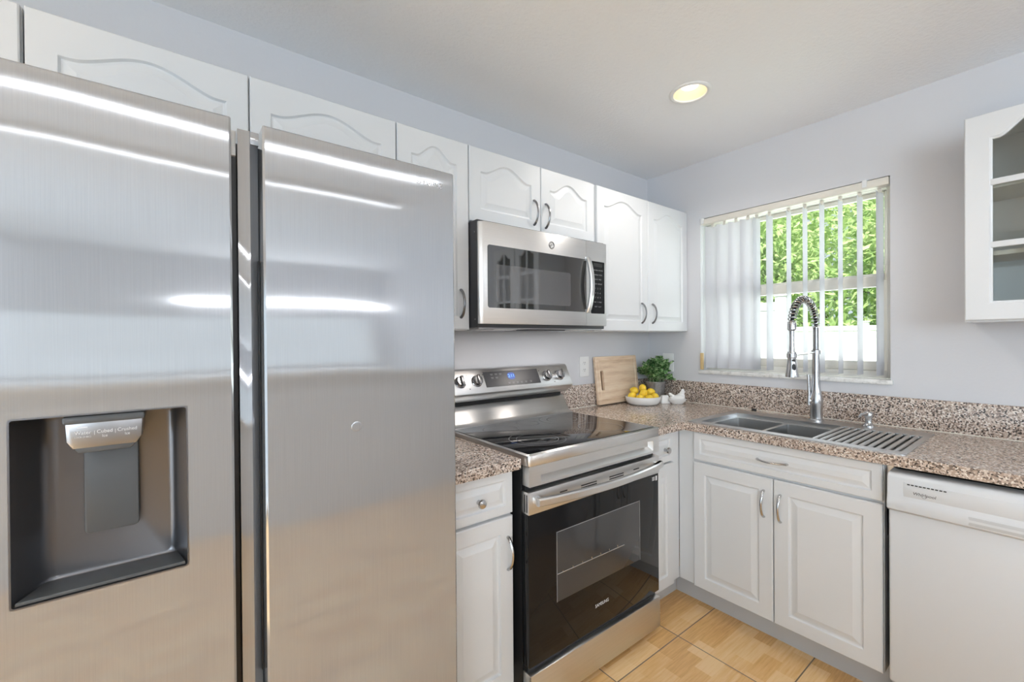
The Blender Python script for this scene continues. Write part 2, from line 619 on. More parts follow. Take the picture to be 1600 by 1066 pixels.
bm = B(); box(bm, XW, 0.0, 0.0, 0.12, 0, H)
struct(obj('wall_back', bm, M['wall']), 'pale lavender-grey wall behind the range')
WY0, WY1, WZ0, WZ1 = -0.383, -1.303, 1.124, 2.073      # window opening
bm = B()
box(bm, 0, 0.20, 0, WY0, 0, H); box(bm, 0, 0.20, WY1, YF, 0, H)
box(bm, 0, 0.20, WY0, WY1, 0, WZ0 - .022); box(bm, 0, 0.20, WY0, WY1, WZ1, H)
struct(obj('wall_right', bm, M['wall']), 'pale lavender-grey wall with the kitchen window')
# left wall with two openings added for fill light, front wall with a long window
bm = B()
box(bm, XW - .1, XW, 0.12, -1.0, 0, H); box(bm, XW - .1, XW, -3.4, -3.7, 0, H); box(bm, XW - .1, XW, -6.3, YF, 0, H); box(bm, XW - .1, XW, -1.0, -3.4, 2.13, H); box(bm, XW - .1, XW, -1.0, -3.4, 0, 0.1); box(bm, XW - .1, XW, -3.7, -6.3, 2.3, H); box(bm, XW - .1, XW, -3.7, -6.3, 0, 0.1)
struct(obj('wall_left', bm, M['wall']), 'lavender-grey wall behind the camera')
bm = B()
box(bm, XW, -4.4, YF - .1, YF, 0, H); box(bm, -0.3, 0, YF - .1, YF, 0, H)
box(bm, -4.4, -0.3, YF - .1, YF, 0, 0.95); box(bm, -4.4, -0.3, YF - .1, YF, 1.64, H)
struct(obj('wall_front', bm, M['wall']), 'lavender-grey living room wall behind the camera')
for nm, pts in (('added_window_2', (-1.0, -3.4, 0.1, 2.13)), ('added_window_4', (-3.7, -6.3, 0.1, 2.3))):
    bm = B(); box(bm, XW - .06, XW - .054, pts[0], pts[1], pts[2], pts[3])
    struct(obj(nm, bm, M['pane']), 'glazed opening added for side fill light, unseen behind the camera')
bm = B(); box(bm, -4.4, -0.3, YF - .05, YF - .045, 0.95, 1.64)
struct(obj('window_3', bm, M['pane']), 'long living room window behind the camera')
bm = B(); box(bm, -4.2, 0, -3.3, -3.42, 0, 1.046)
struct(obj('wall_partition', bm, M['cab']), 'bar-height half wall behind the camera')
bm = B(); box(bm, -4.25, -.002, -3.24, -3.62, 1.048, 1.088, 0.006)
tag(obj('bar_worktop', bm, M['white']), 'long white bar top on the half wall behind the camera', 'worktop')

# ------------------------------------------------------------------ kitchen window
win = bpy.data.objects.new('window_1', None); C.objects.link(win); win['kind'] = 'structure'
win['label'] = 'cream single-hung window over the sink'
GX = 0.115
def wbox(bm, y0, y1, z0, z1, x0, x1, bev=0.003):
    box(bm, x0, x1, y0, y1, z0, z1, bev)
bm = B()
for (y0, y1, z0, z1) in ((WY0, WY0 - .03, WZ0, WZ1), (WY1, WY1 + .03, WZ0, WZ1), (WY0 - .03, WY1 + .03, WZ1 - .03, WZ1), (WY0 - .03, WY1 + .03, WZ0, WZ0 + .035)):
    wbox(bm, y0, y1, z0, z1, GX - .03, GX + .06)
obj('window_frame', bm, M['vinyl'], win)
bm = B()
for (y0, y1, z0, z1) in ((WY0 - .03, WY0 - .06, WZ0 + .035, 1.60), (WY1 + .06, WY1 + .03, WZ0 + .035, 1.60), (WY0 - .06, WY1 + .06, 1.572, 1.625), (WY0 - .06, WY1 + .06, WZ0 + .035, 1.205)):
    wbox(bm, y0, y1, z0, z1, GX - .012, GX + .02, .004)
obj('lower_sash', bm, M['vinyl'], win)
bm = B()
for (y0, y1, z0, z1) in ((WY0 - .03, WY0 - .05, 1.60, WZ1 - .03), (WY1 + .05, WY1 + .03, 1.60, WZ1 - .03), (WY0 - .05, WY1 + .05, 1.60, 1.64), (WY0 - .05, WY1 + .05, WZ1 - .055, WZ1 - .03)):
    wbox(bm, y0, y1, z0, z1, GX + .021, GX + .045, .004)
obj('upper_sash', bm, M['vinyl'], win)
bm = B(); wbox(bm, WY0 - .06, WY1 + .06, 1.205, 1.572, GX + .002, GX + .006, 0)
obj('pane', bm, M['pane'], win)
bm = B(); wbox(bm, WY0 - .05, WY1 + .05, 1.64, WZ1 - .055, GX + .031, GX + .035, 0)
obj('pane', bm, M['pane'], win)
bm = B(); box(bm, -0.012, GX - .03, WY0 + 0.012, WY1 - 0.010, WZ0 - .022, WZ0, .004)
obj('window_sill', bm, M['marble'], win, label='white veined marble window sill')

# vertical blind hanging in the opening
bl = thing('vertical_blind', 'white vertical slat blind half open across the kitchen window', 'window blind', (0.03, -0.84, WZ1))
bm = B()
box(bm, -0.006, 0.042, WY0 - .004, WY1 + .004, WZ1 - .040, WZ1 - .004, .004)
obj('headrail', bm, M['rail'], bl)
slats = [(-.418, 35), (-.489, 35), (-.559, 36), (-.627, 38), (-.701, 88), (-.770, 89), (-.872, 95), (-.949, 94), (-1.024, 92), (-1.103, 92), (-1.179, 88), (-1.252, 83)]
for yn, ang in slats:
    a = R(ang); W = 0.086
    bm = B()
    t = bmesh.new()
    n = 8
    f0, f1 = [], []
    for i in range(n + 1):
        s = i / n * W
        c = 0.004 * math.sin(PI * i / n)
        x = -0.002 + s * math.sin(a) + c * math.cos(a)
        y = yn - s * math.cos(a) + c * math.sin(a)
        for z, l in ((1.140, f0), (WZ1 - .055, f1)):
            l.append(t.verts.new((x, y, z)))
    fs = [t.faces.new((f0[i], f0[i + 1], f1[i + 1], f1[i])) for i in range(n)]
    bmesh.ops.solidify(t, geom=fs, thickness=0.0012)
    bmesh.ops.recalc_face_normals(t, faces=t.faces[:])
    merge(bm, t)
    s = obj('slat', bm, M['slat'], bl)
    bm = B()
    cx, cy = -0.002 + W / 2 * math.sin(a), yn - W / 2 * math.cos(a)
    box(bm, cx - .003, cx + .003, cy - .008, cy + .008, WZ1 - .060, WZ1 - .038, .001)
    obj('hanger_clip', bm, M['rail'], s)
bm = B()
for dy in (0, 0.010):
    tube(bm, [(-.012, -.394 - dy, WZ1 - .03), (-.012, -.394 - dy, 1.235)], 0.0014, 6)
obj('cord', bm, M['slat'], bl)
bm = B(); box(bm, -.022, -.006, -.408, -.390, 1.128, 1.232, .003)
obj('cord_weight', bm, M['tan'], bl, label='tan cord tensioner')
for yb in (-0.40, -1.21):
    bm = B(); box(bm, -.012, .02, yb - .009, yb + .009, WZ1 - .032, WZ1 + .002, .002)
    obj('mounting_bracket', bm, M['white'], bl)

# ------------------------------------------------------------------ outside
bm = B(); box(bm, 0.25, 30, -25, 25, -0.45, -0.25)
struct(obj('ground', bm, M['lawn']), 'lawn outside the window')

def fence(name, label, p0, p1, ztop, zbot, n_post, plank=0.16):
    p0, p1 = Vector(p0), Vector(p1)
    d = p1 - p0; ln = d.length; d.normalize()
    root = thing(name, label, 'fence', (p0.x, p0.y, zbot))
    T = Matrix.Translation((p0.x, p0.y, 0)) @ Matrix.Rotation(math.atan2(d.y, d.x), 4, 'Z')
    bm = B()
    k = int(ln / plank)
    for i in range(k):
        box(bm, i * plank + .004, (i + 1) * plank - .002, -.011, .011, zbot + .08, ztop - .05, .003, 1, T)
    obj('fence_panel', bm, M['fence'], root)
    for z in (ztop - .05, zbot + .05, (ztop + zbot) / 2 + .25):
        bm = B(); box(bm, 0, ln, -.022, .022, z - .05, z + .05, .004, 1, T)
        obj('rail', bm, M['fence'], root)
    for i in range(n_post):
        x = ln * i / (n_post - 1)
        bm = B(); box(bm, x - .06, x + .06, -.06, .06, zbot, ztop + .06, .004, 1, T)
        box(bm, x - .07, x + .07, -.07, .07, ztop + .06, ztop + .085, .006, 1, T)
        obj('post', bm, M['fence'], root)
    return root
fence('vinyl_fence', 'long white plank fence at the back of the garden', (8.0, 9, 0), (8.0, -3.5, 0), 1.54, -0.25, 7)
fence('vinyl_fence', 'nearer white fence panel at the left of the window view', (3.2, 2.9, 0), (3.2, 0.34, 0), 1.755, -0.25, 2)

def tree(label, x, y, h, rad, cz, nleaf, ll, seed):
    rnd = random.Random(seed)
    root = thing('garden_tree', label, 'tree', (x, y, -0.25), 'garden trees beyond the window')
    bm = B()
    tube(bm, [(x, y, -.25), (x + .1, y - .05, cz * .4), (x - .05, y + .1, cz * .9)], [.16, .12, .06], 10)
    for i in range(26):
        a = rnd.uniform(0, 2 * PI); zz = cz * rnd.uniform(.3, .85)
        b = Vector((math.cos(a) * rad * rnd.uniform(.5, .95), math.sin(a) * rad * rnd.uniform(.5, .95), zz + rnd.uniform(.1, h * .4)))
        tube(bm, [(x, y, zz), (x + b.x * .5, y + b.y * .5, (zz + b.z) / 2 + .1), (x + b.x, y + b.y, b.z)], [.04, .025, .008], 6)
    obj('trunk', bm, M['bark'], root)
    t = bmesh.new()
    for i in range(nleaf):
        a = rnd.uniform(0, 2 * PI); e = math.asin(rnd.uniform(-1, 1)); q = rnd.random() ** 0.4
        c = Vector((x + rad * q * math.cos(a) * math.cos(e), y + rad * q * math.sin(a) * math.cos(e), cz + h * q * math.sin(e)))
        if c.z < 0.2: continue
        d = Vector((rnd.gauss(0, 1), rnd.gauss(0, 1), rnd.gauss(-.5, .7))).normalized()
        s = d.cross(Vector((rnd.gauss(0, 1), rnd.gauss(0, 1), rnd.gauss(0, 1)))).normalized()
        nn = d.cross(s)
        l = ll * rnd.uniform(.6, 1.3); wd = l * .17
        v = [t.verts.new(p) for p in (c, c + d * l * .35 + s * wd + nn * .02 * l, c + d * l - nn * .1 * l, c + d * l * .35 - s * wd + nn * .02 * l)]
        t.faces.new((v[0], v[1], v[2])); t.faces.new((v[0], v[2], v[3]))
    bm = B(); merge(bm, t)
    o = obj('foliage', bm, M['tree'], root)
    o['kind'] = 'stuff'
tree('leafy green tree at the right of the window view, behind the fence', 10.3, 0.0, 2.4, 1.6, 3.0, 8000, .26, 1)
tree('leafy green tree in the middle of the window view, behind the fence', 10.3, 3.8, 2.4, 1.6, 3.0, 8000, .26, 2)
tree('leafy green tree at the left of the window view, behind the fence', 10.3, 7.6, 2.4, 1.6, 3.0, 6000, .26, 3)
tree('taller pale green tree farther back, between the nearer trees', 18.0, 4.4, 4.6, 5.0, 4.2, 9000, .42, 4)

# ------------------------------------------------------------------ recessed ceiling light
cl = thing('recessed_light', 'round recessed ceiling light with a lit warm bulb and white trim', 'ceiling light', (CAN[0], CAN[1], H))
T = Matrix.Translation((CAN[0], CAN[1], H))
bm = B(); lathe(bm, [(0.071, 0.001), (0.071, -0.004), (0.076, -0.007), (0.084, -0.0062), (0.089, -0.002), (0.089, 0.0)], T, 48)
obj('trim_ring', bm, M['white'], cl)
bm = B(); lathe(bm, [(0.0715, -0.002), (0.0712, 0.004), (0.070, 0.012), (0.060, 0.075), (0.05, 0.10), (0, 0.10)], T, 48)
obj('reflector', bm, M['can'], cl)
bm = B(); lathe(bm, [(0, 0.018), (0.02, 0.020), (0.036, 0.028), (0.042, 0.040), (0.034, 0.058), (0.02, 0.08), (0.018, 0.095)], T, 32)
obj('bulb', bm, M['bulb'], cl)
lamp('recessed_light_glow', 'SPOT', (CAN[0], CAN[1], H - .012), (0, 0, -1), 16, (1.0, 0.95, 0.90), spot_size=R(150), spot_blend=0.6, shadow_soft_size=0.05)

# linear lamps on the ceiling behind the camera, seen mirrored in the refrigerator
def batten(label, x0, x1, y, wd):
    r = thing('batten_light', label, 'ceiling light', ((x0 + x1) / 2, y, H), 'linear ceiling lights behind the camera')
    bm = B()
    box(bm, x0 - .02, x1 + .02, y - wd / 2 - .012, y + wd / 2 + .012, H - .022, H, .002)
    for a, b, c, d_ in ((x0 - .02, x1 + .02, y - wd / 2 - .012, y - wd / 2 - .002), (x0 - .02, x1 + .02, y + wd / 2 + .002, y + wd / 2 + .012), (x0 - .02, x0 - .004, y - wd / 2, y + wd / 2), (x1 + .004, x1 + .02, y - wd / 2, y + wd / 2)):
        box(bm, a, b, c, d_, H - .040, H - .018, .001)
    obj('housing', bm, M['white'], r)
    bm = B(); box(bm, x0, x1, y - wd / 2, y + wd / 2, H - .034, H - .022, .004)
    obj('diffuser', bm, M['tube'], r)
batten('long thin ceiling light behind the camera, nearer the refrigerator', -3.4, -1.2, -2.45, .032)
batten('long thin ceiling light behind the camera, over the bar', -3.4, -1.2, -3.05, .02)

wl_ = thing('wall_light', 'long thin horizontal wall light over the living room window behind the camera', 'wall light', (-1.4, YF, 1.84))
bm = B(); box(bm, -2.62, -.12, YF + .001, YF + .03, 1.80, 1.88, .004)
obj('housing', bm, M['white'], wl_)
bm = B(); box(bm, -2.60, -.14, YF + .03, YF + .045, 1.815, 1.865, .004)
obj('diffuser', bm, M['tube'], wl_)

# ------------------------------------------------------------------ wall cabinets over the range wall
UY = -0.278      # carcass front; door faces end at -0.297
UT, UB = 2.135, 1.366
def upper(name, label, x0, x1, z0, z1, doors, group=None):
    root = thing(name, label, 'cabinet', ((x0 + x1) / 2, -0.14, z0), group)
    bm = B(); box(bm, x0 + .0008, x1 - .0008, UY, -0.0005, z0, z1, .001, 1)
    obj('carcass', bm, M['cab'], root)
    for d in doors:
        a, b = d['x']
        zb = d.get('z0', z0) + .003; zt = z1 - .003
        hgt = zt - zb
        bm = B()
        T = frame_range(a, zb, UY - .0005)
        raised_door(bm, b - a, hgt, T, (.055, b - a - .055, .055, 2.035 - zb, .048))
        dd = obj('door', bm, M['cab'], root, angle=10)
        if 'h' in d:
            pull(dd, frame_range(d['h'][0], d['h'][1], UY - .0195), .112, m=M['dark_chrome'])
    return root
upper('wall_cabinet', 'white two-door wall cabinet above the refrigerator', -2.899, -1.969, 1.80, UT,
      [dict(x=(-2.896, -2.438)), dict(x=(-2.434, -1.971))])
upper('wall_cabinet', 'white wall cabinet cut off at the photo left edge, past the refrigerator', -3.36, -2.901, 1.80, UT, [dict(x=(-3.357, -2.904))])
upper('wall_cabinet', 'tall narrow white wall cabinet between refrigerator and microwave', -1.968, -1.657, UB, UT, [dict(x=(-1.966, -1.659), h=(-1.699, 1.474))])
upper('wall_cabinet', 'short white two-door wall cabinet directly above the microwave', -1.656, -.874, 1.817, UT,
      [dict(x=(-1.654, -1.263), h=(-1.304, 1.911)), dict(x=(-1.259, -.892), h=(-1.232, 1.907))])
upper('wall_cabinet', 'tall white two-door wall cabinet in the corner beside the window', -.873, -.0006, UB, UT,
      [dict(x=(-.868, -.428), h=(-.488, 1.472)), dict(x=(-.424, -.004), h=(-.424 + .008 + .03, 1.472))])

# ------------------------------------------------------------------ glass-door wall cabinet on the window wall
GX0 = -0.278
gy0, gy1, gz0, gz1 = -1.572, -2.205, 1.378, 2.135
gc = thing('glass_wall_cabinet', 'white wall cabinet with arched glass-pane doors right of the window', 'cabinet', (-.14, (gy0 + gy1) / 2, gz0))
bm = B()
box(bm, GX0, -0.0006, gy0, gy0 - .016, gz0, gz1); box(bm, GX0, -0.0006, gy1, gy1 + .016, gz0, gz1)
box(bm, GX0, -0.0006, gy0 - .016, gy1 + .016, gz0, gz0 + .016); box(bm, GX0, -0.0006, gy0 - .016, gy1 + .016, gz1 - .016, gz1)
box(bm, -0.012, -0.0006, gy0 - .016, gy1 + .016, gz0 + .016, gz1 - .016)
obj('carcass', bm, M['cab'], gc)
for z in (1.62, 1.865):
    bm = B(); box(bm, GX0 + .02, -0.013, gy0 - .0165, gy1 + .0165, z, z + .016)
    obj('shelf', bm, M['cabin'], gc)
dw_ = (gy0 - gy1 - .008) / 2
for k in range(2):
    ys = gy0 - .002 - k * (dw_ + .004)
    T = frame_window(ys, gz0 + .006, GX0 - .0005)
    wdt, hgt = dw_, gz1 - gz0 - .010
    con = panel_pts(.062, wdt - .062, .060, 2.043 - gz0 - .006, .050)
    m = bmesh.new()
    t_, e = .019, .003
    full = [(0, 0), (wdt, 0), (wdt, hgt), (0, hgt)]
    ins = [(e, e), (wdt - e, e), (wdt - e, hgt - e), (e, hgt - e)]
    vs = fill(m, ins, [con], t_)
    s1 = ring(m, full, t_ - e); c2 = offset_poly(con, .008)
    bk = fill(m, full, [c2], 0)
    bridge(m, s1, vs[0]); bridge(m, bk[0], s1)
    a1 = ring(m, offset_poly(con, .004), t_ - .005); a2 = ring(m, c2, t_ - .007)
    bridge(m, vs[1], a1); bridge(m, a1, a2); bridge(m, a2, bk[1])
    bmesh.ops.recalc_face_normals(m, faces=m.faces[:])
    m.transform(T)
    bm = B(); merge(bm, m)
    dd = obj('door', bm, M['cab'], gc)
    bm = B()
    for z in (1.655, 1.880):
        box(bm, .060, wdt - .060, z - gz0 - .006 - .011, z - gz0 - .006 + .011, .006, .016, .003, 2, T)
    box(bm, wdt / 2 - .011, wdt / 2 + .011, .060, 2.043 - gz0 + .035, .006, .016, .003, 2, T)
    obj('muntin', bm, M['cab'], dd)
    bm = B(); box(bm, .058, wdt - .058, .058, hgt - .03, .002, .005, 0, 1, T)
    obj('glass_pane', bm, M['cabglass'], dd)

# ------------------------------------------------------------------ base cabinets
CT = 0.914
CB = CT - 0.0372
FY, FX = -0.600, -0.611     # carcass fronts; door faces 19 mm further out
TOE = -0.5377
KZ = 0.118
def drawer_front(root, T, w_, h_, name='drawer'):
    bm = B()
    raised_door(bm, w_, h_, T, (.030, w_ - .030, .030, h_ - .030), prof=((0, 0), (.004, .0060), (.008, .0068), (.011, .0062), (.024, .0012), (.027, .0002)))
    return obj(name, bm, M['cab'], root, angle=10)
def door_front(root, T, w_, h_):
    bm = B()
    raised_door(bm, w_, h_, T, (.055, w_ - .055, .055, h_ - .055))
    return obj('door', bm, M['cab'], root, angle=10)

lb = thing('base_cabinet', 'narrow white base cabinet between refrigerator and range', 'cabinet', (-1.84, -.3, 0))
bm = B(); box(bm, -1.985, -1.685, FY, -0.0006, KZ, CB - .0005, .001, 1)
obj('carcass', bm, M['cab'], lb)
bm = B(); box(bm, -1.985, -1.685, TOE, TOE + .02, 0, KZ)
obj('toe_kick', bm, M['toe'], lb)
d = drawer_front(lb, frame_range(-1.982, .722, FY - .0005), .293, .148)
knob(d, frame_range(-1.832, .790, FY - .0195))
d = door_front(lb, frame_range(-1.982, KZ + .002, FY - .0005), .293, .592)
pull(d, frame_range(-1.712, .585, FY - .0195), .112)

rb = thing('base_cabinet', 'narrow white base cabinet in the corner, right of the range', 'cabinet', (-.76, -.3, 0))
bm = B(); box(bm, -.884, -FX * -1 - .0006, FY, -0.0006, KZ, CB - .0005, .001, 1)
obj('carcass', bm, M['cab'], rb)
bm = B(); box(bm, -.884, TOE - .0006, TOE, TOE + .02, 0, KZ)
obj('toe_kick', bm, M['toe'], rb)
d = drawer_front(rb, frame_range(-.880, .728, FY - .0005), .192, .142)
knob(d, frame_range(-.765, .790, FY - .0195))
d = door_front(rb, frame_range(-.880, KZ + .002, FY - .0005), .192, .598)

sb = thing('sink_base_cabinet', 'wide white two-door base cabinet under the sink', 'cabinet', (-.3, -1.0, 0))
bm = B()
box(bm, FX, -0.0006, -0.0006 + FY - .0006, -0.686, KZ, CB - .0005, .001, 1)
box(bm, FX, -0.0006, -0.686, -1.406, KZ, 0.60, .001, 1)
box(bm, FX, FX + .016, -0.686, -1.406, 0.60, CB - .0005)
box(bm, FX + .016, -.576, -1.390, -1.406, 0.60, CB - .0005)
obj('carcass', bm, M['cab'], sb)
bm = B(); box(bm, TOE, TOE + .02, TOE - .0006, -1.413, 0, KZ)
obj('toe_kick', bm, M['toe'], sb)
d = drawer_front(sb, frame_window(-.690, .738, FX - .0005), .714, .134, 'false_drawer')
pull(d, frame_window(-1.041, .802, FX - .0195) @ Matrix.Rotation(R(90), 4, 'Z'), .115)
d = door_front(sb, frame_window(-.688, KZ + .003, FX - .0005), .355, .606)
pull(d, frame_window(-1.008, .615, FX - .0195), .112)
d = door_front(sb, frame_window(-1.047, KZ + .003, FX - .0005), .357, .606)
pull(d, frame_window(-1.073, .612, FX - .0195), .112)

# ------------------------------------------------------------------ dishwasher
DY0, DY1 = -1.423, -2.026
dwr = thing('dishwasher', 'white dishwasher under the worktop, right of the sink cabinet', 'dishwasher', (-.35, (DY0 + DY1) / 2, 0))
bm = B(); box(bm, -.58, -.02, DY0 - .014, DY1 + .002, .03, .845)
obj('tub', bm, M['black'], dwr)
bm = B(); box(bm, -.655, -.582, DY0 - .003, DY1 + .003, .125, .735, .008, 3)
obj('door', bm, M['dw'], dwr)
bm = B()
Tw = frame_window(DY0, 0, 0)
t = bmesh.new()
prof = [(.585, .727), (.661, .727), (.672, .735), (.674, .752), (.671, .772), (.667, .778), (.665, .842), (.655, .853), (.640, .857), (.585, .857)]
for u in (0.0, DY0 - DY1):
    ring(t, [(0, 0)], 0)
t.free()
Tp = Matrix(((-1, 0, 0, 0), (0, 0, 1, 0), (0, 1, 0, 0), (0, 0, 0, 1)))
prism(bm, prof, DY1 + .001, DY0 - .001, Tp, .004, 2)
cp = obj('control_panel', bm, M['dw'], dwr)
bm = B()
box(bm, -.6735, -.668, -1.62, -2.0, .738, .766, .004)
obj('pocket_handle', bm, M['dwgrey'], cp, label='grey recessed grip')
bm = B()
box(bm, -.6668, -.6655, -1.467, -2.0, .783, .833, .002)
obj('trim_plate', bm, M['dw'], cp)
bm = B()
for i in range(10):
    y = -1.477 - i * .0098
    box(bm, -.6678, -.6660, y, y - .0068, .825, .8285)
obj('vent_slot', bm, M['black'], cp, label='row of short black vent slots')
text('logo_lettering', 'Whirlpool', .0135, frame_window(-1.519, .800, -.6669), M['ink'], cp, sx=1.0, shear=0.15)
bm = B()
tube(bm, [Vector((-.6672, -1.519 + .006 * math.cos(a), .7975 + .0075 * math.sin(a))) for a in [R(200 + 14 * i) for i in range(18)]], .0004, 5)
obj('logo_swoosh', bm, M['ink'], cp)
bm = B(); box(bm, -.60, -.585, DY0 - .002, DY1 + .002, 0.0, .118)
obj('kick_plate', bm, M['dwgrey'], dwr)

# ------------------------------------------------------------------ worktops
bm = B()
def slab(bm, x0, x1, y0, y1):
    box(bm, x0, x1, y0, y1, CB, CT)
WE = -2.75
X0, XF, YFR = -.884, -.6513, -.6511
SX0, SX1, SY0, SY1 = -.612, -.115, -.668, -1.452     # cutout
t = bmesh.new()
outl = [(0 - .0006, -.0006), (X0, -.0006), (X0, YFR), (XF - .006, YFR), (XF, YFR - .006), (XF, WE), (-.0006, WE)]
hl = [(SX0, SY0), (SX1, SY0), (SX1, SY1), (SX0, SY1)]
hi = fill(t, outl, [hl], CT); 
e = .004
lo = fill(t, outl, [hl], CB)
bridge(t, lo[0], hi[0]); bridge(t, lo[1], hi[1])
bmesh.ops.recalc_face_normals(t, faces=t.faces[:])
merge(bm, t)
wt = obj('worktop', bm, M['lam'])
tag(wt, 'L-shaped speckled brown laminate worktop holding the sink', 'worktop')
bm = B()
box(bm, X0, -.0195, -.019, -.0007, CT, CT + .1354, .002)
box(bm, -.019, -.0007, -.0007, WE, CT, CT + .1354, .002)
obj('backsplash', bm, M['lam'], wt)
bm = B()
box(bm, -.0235, -.0188, -.019, WE, CT, CT + .0035, .001)
box(bm, X0, -.0235, -.0235, -.0188, CT, CT + .0035, .001)
obj('caulk_line', bm, M['rail'], wt)
bm = B(); box(bm, -1.985, -1.6755, -.6511, -.0006, CB, CT, .0025)
wl = obj('worktop', bm, M['lam'])
tag(wl, 'short speckled worktop piece between refrigerator and range', 'worktop')
bm = B(); box(bm, -1.985, -1.6755, -.019, -.0007, CT, CT + .1354, .002)
obj('backsplash', bm, M['lam'], wl)

# ------------------------------------------------------------------ sink
sk = thing('sink', 'wide stainless steel double-bowl workstation sink set in the worktop', 'sink', (-.36, -1.06, CT))
def inner_box(t, x0, x1, y0, y1, z0, z1, r=.02, close=True):
    a = ring(t, rrect(x0, x1, y0, y1, r), z1); b = ring(t, rrect(x0 + .004, x1 - .004, y0 + .004, y1 - .004, r), z0)
    bridge(t, a, b)
    if close: t.faces.new(b)
    return a, b
RZ = CT + .0035
bm = B()
t = bmesh.new()
ox0, ox1, oy0, oy1 = -.628, -.100, -1.466, -.652
lx0, lx1, ly0, ly1 = -.580, -.205, -1.446, -.700   # ledge opening
top = fill(t, rrect(ox0, ox1, oy0, oy1, .012), [rrect(lx0, lx1, ly0, ly1, .004)], RZ)
s0 = ring(t, rrect(ox0, ox1, oy0, oy1, .012), CT)
bridge(t, top[0], s0)
lz = RZ - .020
l1 = ring(t, rrect(lx0, lx1, ly0, ly1, .004), lz)
bridge(t, top[1], l1)
bw = [(-.566, -.235, -.940, -.716), (-.566, -.235, -1.432, -.956)]
holes = [rrect(*b_, .010) for b_ in bw]
l2 = fill(t, rrect(lx0, lx1, ly0, ly1, .004), holes, lz)
merge(bm, t)
obj('rim', bm, M['sink'], sk)
for (x0, x1, y0, y1) in bw:
    bm = B(); t = bmesh.new()
    a, b = inner_box(t, x0, x1, y0, y1, .70, lz, .010)
    merge(bm, t)
    bo = obj('bowl', bm, M['sink'], sk)
    bm = B(); lathe(bm, [(0, .7035), (.03, .7035), (.042, .7015), (.046, .7005)], Matrix.Translation(((x0 + x1) / 2, (y0 + y1) / 2, 0)), 28)
    obj('drain', bm, M['chrome'], bo)
rk = thing('drying_rack', 'roll-up drying rack of steel bars lying over the right sink bowl', 'drying rack', (-.39, -1.30, lz))
n = 11
for i in range(n):
    y = -1.172 - i * (1.428 - 1.172) / (n - 1)
    bm = B(); tube(bm, [(-.576, y, lz + .0125), (-.209, y, lz + .0125)], .0078, 12)
    obj('bar', bm, M['sink'], rk)
for x in (-.570, -.215):
    bm = B(); box(bm, x - .005, x + .005, -1.165, -1.435, lz + .0005, lz + .004, .001)
    obj('end_strip', bm, M['black'], rk)

# ------------------------------------------------------------------ faucet
FXc, FYc = -.123, -1.045
fz = RZ
fc = thing('spring_faucet', 'tall brushed nickel pull-down faucet with a spring coil neck', 'faucet', (FXc, FYc, fz))
T0 = Matrix.Translation((FXc, FYc, 0))
bm = B(); lathe(bm, [(0, fz), (.033, fz), (.033, fz + .004), (.027, fz + .007), (.0265, .985), (.029, 1.00), (.0285, 1.02), (.022, 1.05), (.0175, 1.085), (.0165, 1.13), (.0160, 1.243), (0, 1.243)], T0, 32)
obj('body', bm, M['chrome'], fc)
bm = B()
hb = Vector((FXc - .012, FYc + .026, 1.012))
cyl(bm, (FXc, FYc, 1.010), tuple(hb), .017, .017, 20)
tube(bm, [(hb.x, hb.y, .992), (hb.x, hb.y, 1.05), (hb.x - .003, hb.y + .002, 1.142)], [.0125, .010, .0085], 16, flat=.75)
obj('lever', bm, M['chrome'], fc)
bm = B(); lathe(bm, [(0, 1.243), (.0205, 1.243), (.0205, 1.262), (.015, 1.266), (0, 1.266)], T0, 28)
obj('collar', bm, M['chrome'], fc)
bm = B()
lathe(bm, [(0, 1.262), (.0125, 1.262), (.0125, 1.375), (0, 1.375)], T0, 20)
for i in range(19):
    z = 1.268 + i * .0056
    lathe(bm, [(.0125, z - .0024), (.0148, z), (.0125, z + .0024)], T0, 20)
obj('riser', bm, M['chrome'], fc)
HXc = -.422
xm, rr, zr = (FXc + HXc) / 2, (FXc - HXc) / 2, .130
path = []
for i in range(41):
    a = PI * i / 40
    path.append(Vector((xm + rr * math.cos(a), FYc, 1.375 + zr * math.sin(a))))
bm = B(); tube(bm, path, .0075, 12)
obj('hose', bm, M['black'], fc)
bm = B()
turns, steps = 25, 16
hel = []
for i in range(turns * steps + 1):
    s = i / (turns * steps)
    a = PI * s
    c = Vector((xm + rr * math.cos(a), FYc, 1.375 + zr * math.sin(a)))
    tg = Vector((-rr * math.sin(a), 0, zr * math.cos(a))).normalized()
    nn = Vector((0, 1, 0)); bb = tg.cross(nn)
    th = 2 * PI * turns * s
    hel.append(c + (nn * math.cos(th) + bb * math.sin(th)) * .0155)
tube(bm, hel, .0026, 7)
obj('spring_coil', bm, M['chrome'], fc)
T1 = Matrix.Translation((HXc, FYc, 0))
bm = B(); lathe(bm, [(0, 1.395), (.016, 1.395), (.018, 1.385), (.018, 1.362), (.0105, 1.355), (.0095, 1.30), (.0115, 1.275), (.0115, 1.262), (0, 1.262)], T1, 24)
obj('hose_guide', bm, M['chrome'], fc)
bm = B(); lathe(bm, [(0, 1.262), (.0165, 1.262), (.018, 1.252), (.018, 1.238), (.0165, 1.232), (.0185, 1.215), (.022, 1.18), (.0262, 1.153), (.0262, 1.148), (.022, 1.1475), (0, 1.1475)], T1, 28)
sh = obj('spray_head', bm, M['chrome'], fc)
bm = B()
dirv = Vector((-.75, -.66, 0)).normalized()
for z, rz, ry, off in ((1.222, .007, .008, .0145), (1.190, .020, .0085, .0175)):
    T = Matrix.Rotation(math.atan2(dirv.y, dirv.x), 4, 'Z')
    ellipsoid(bm, Vector((HXc, FYc, z)) + dirv * off, .0055, ry, rz, T, 16)
obj('spray_button', bm, M['black'], sh)
bm = B()
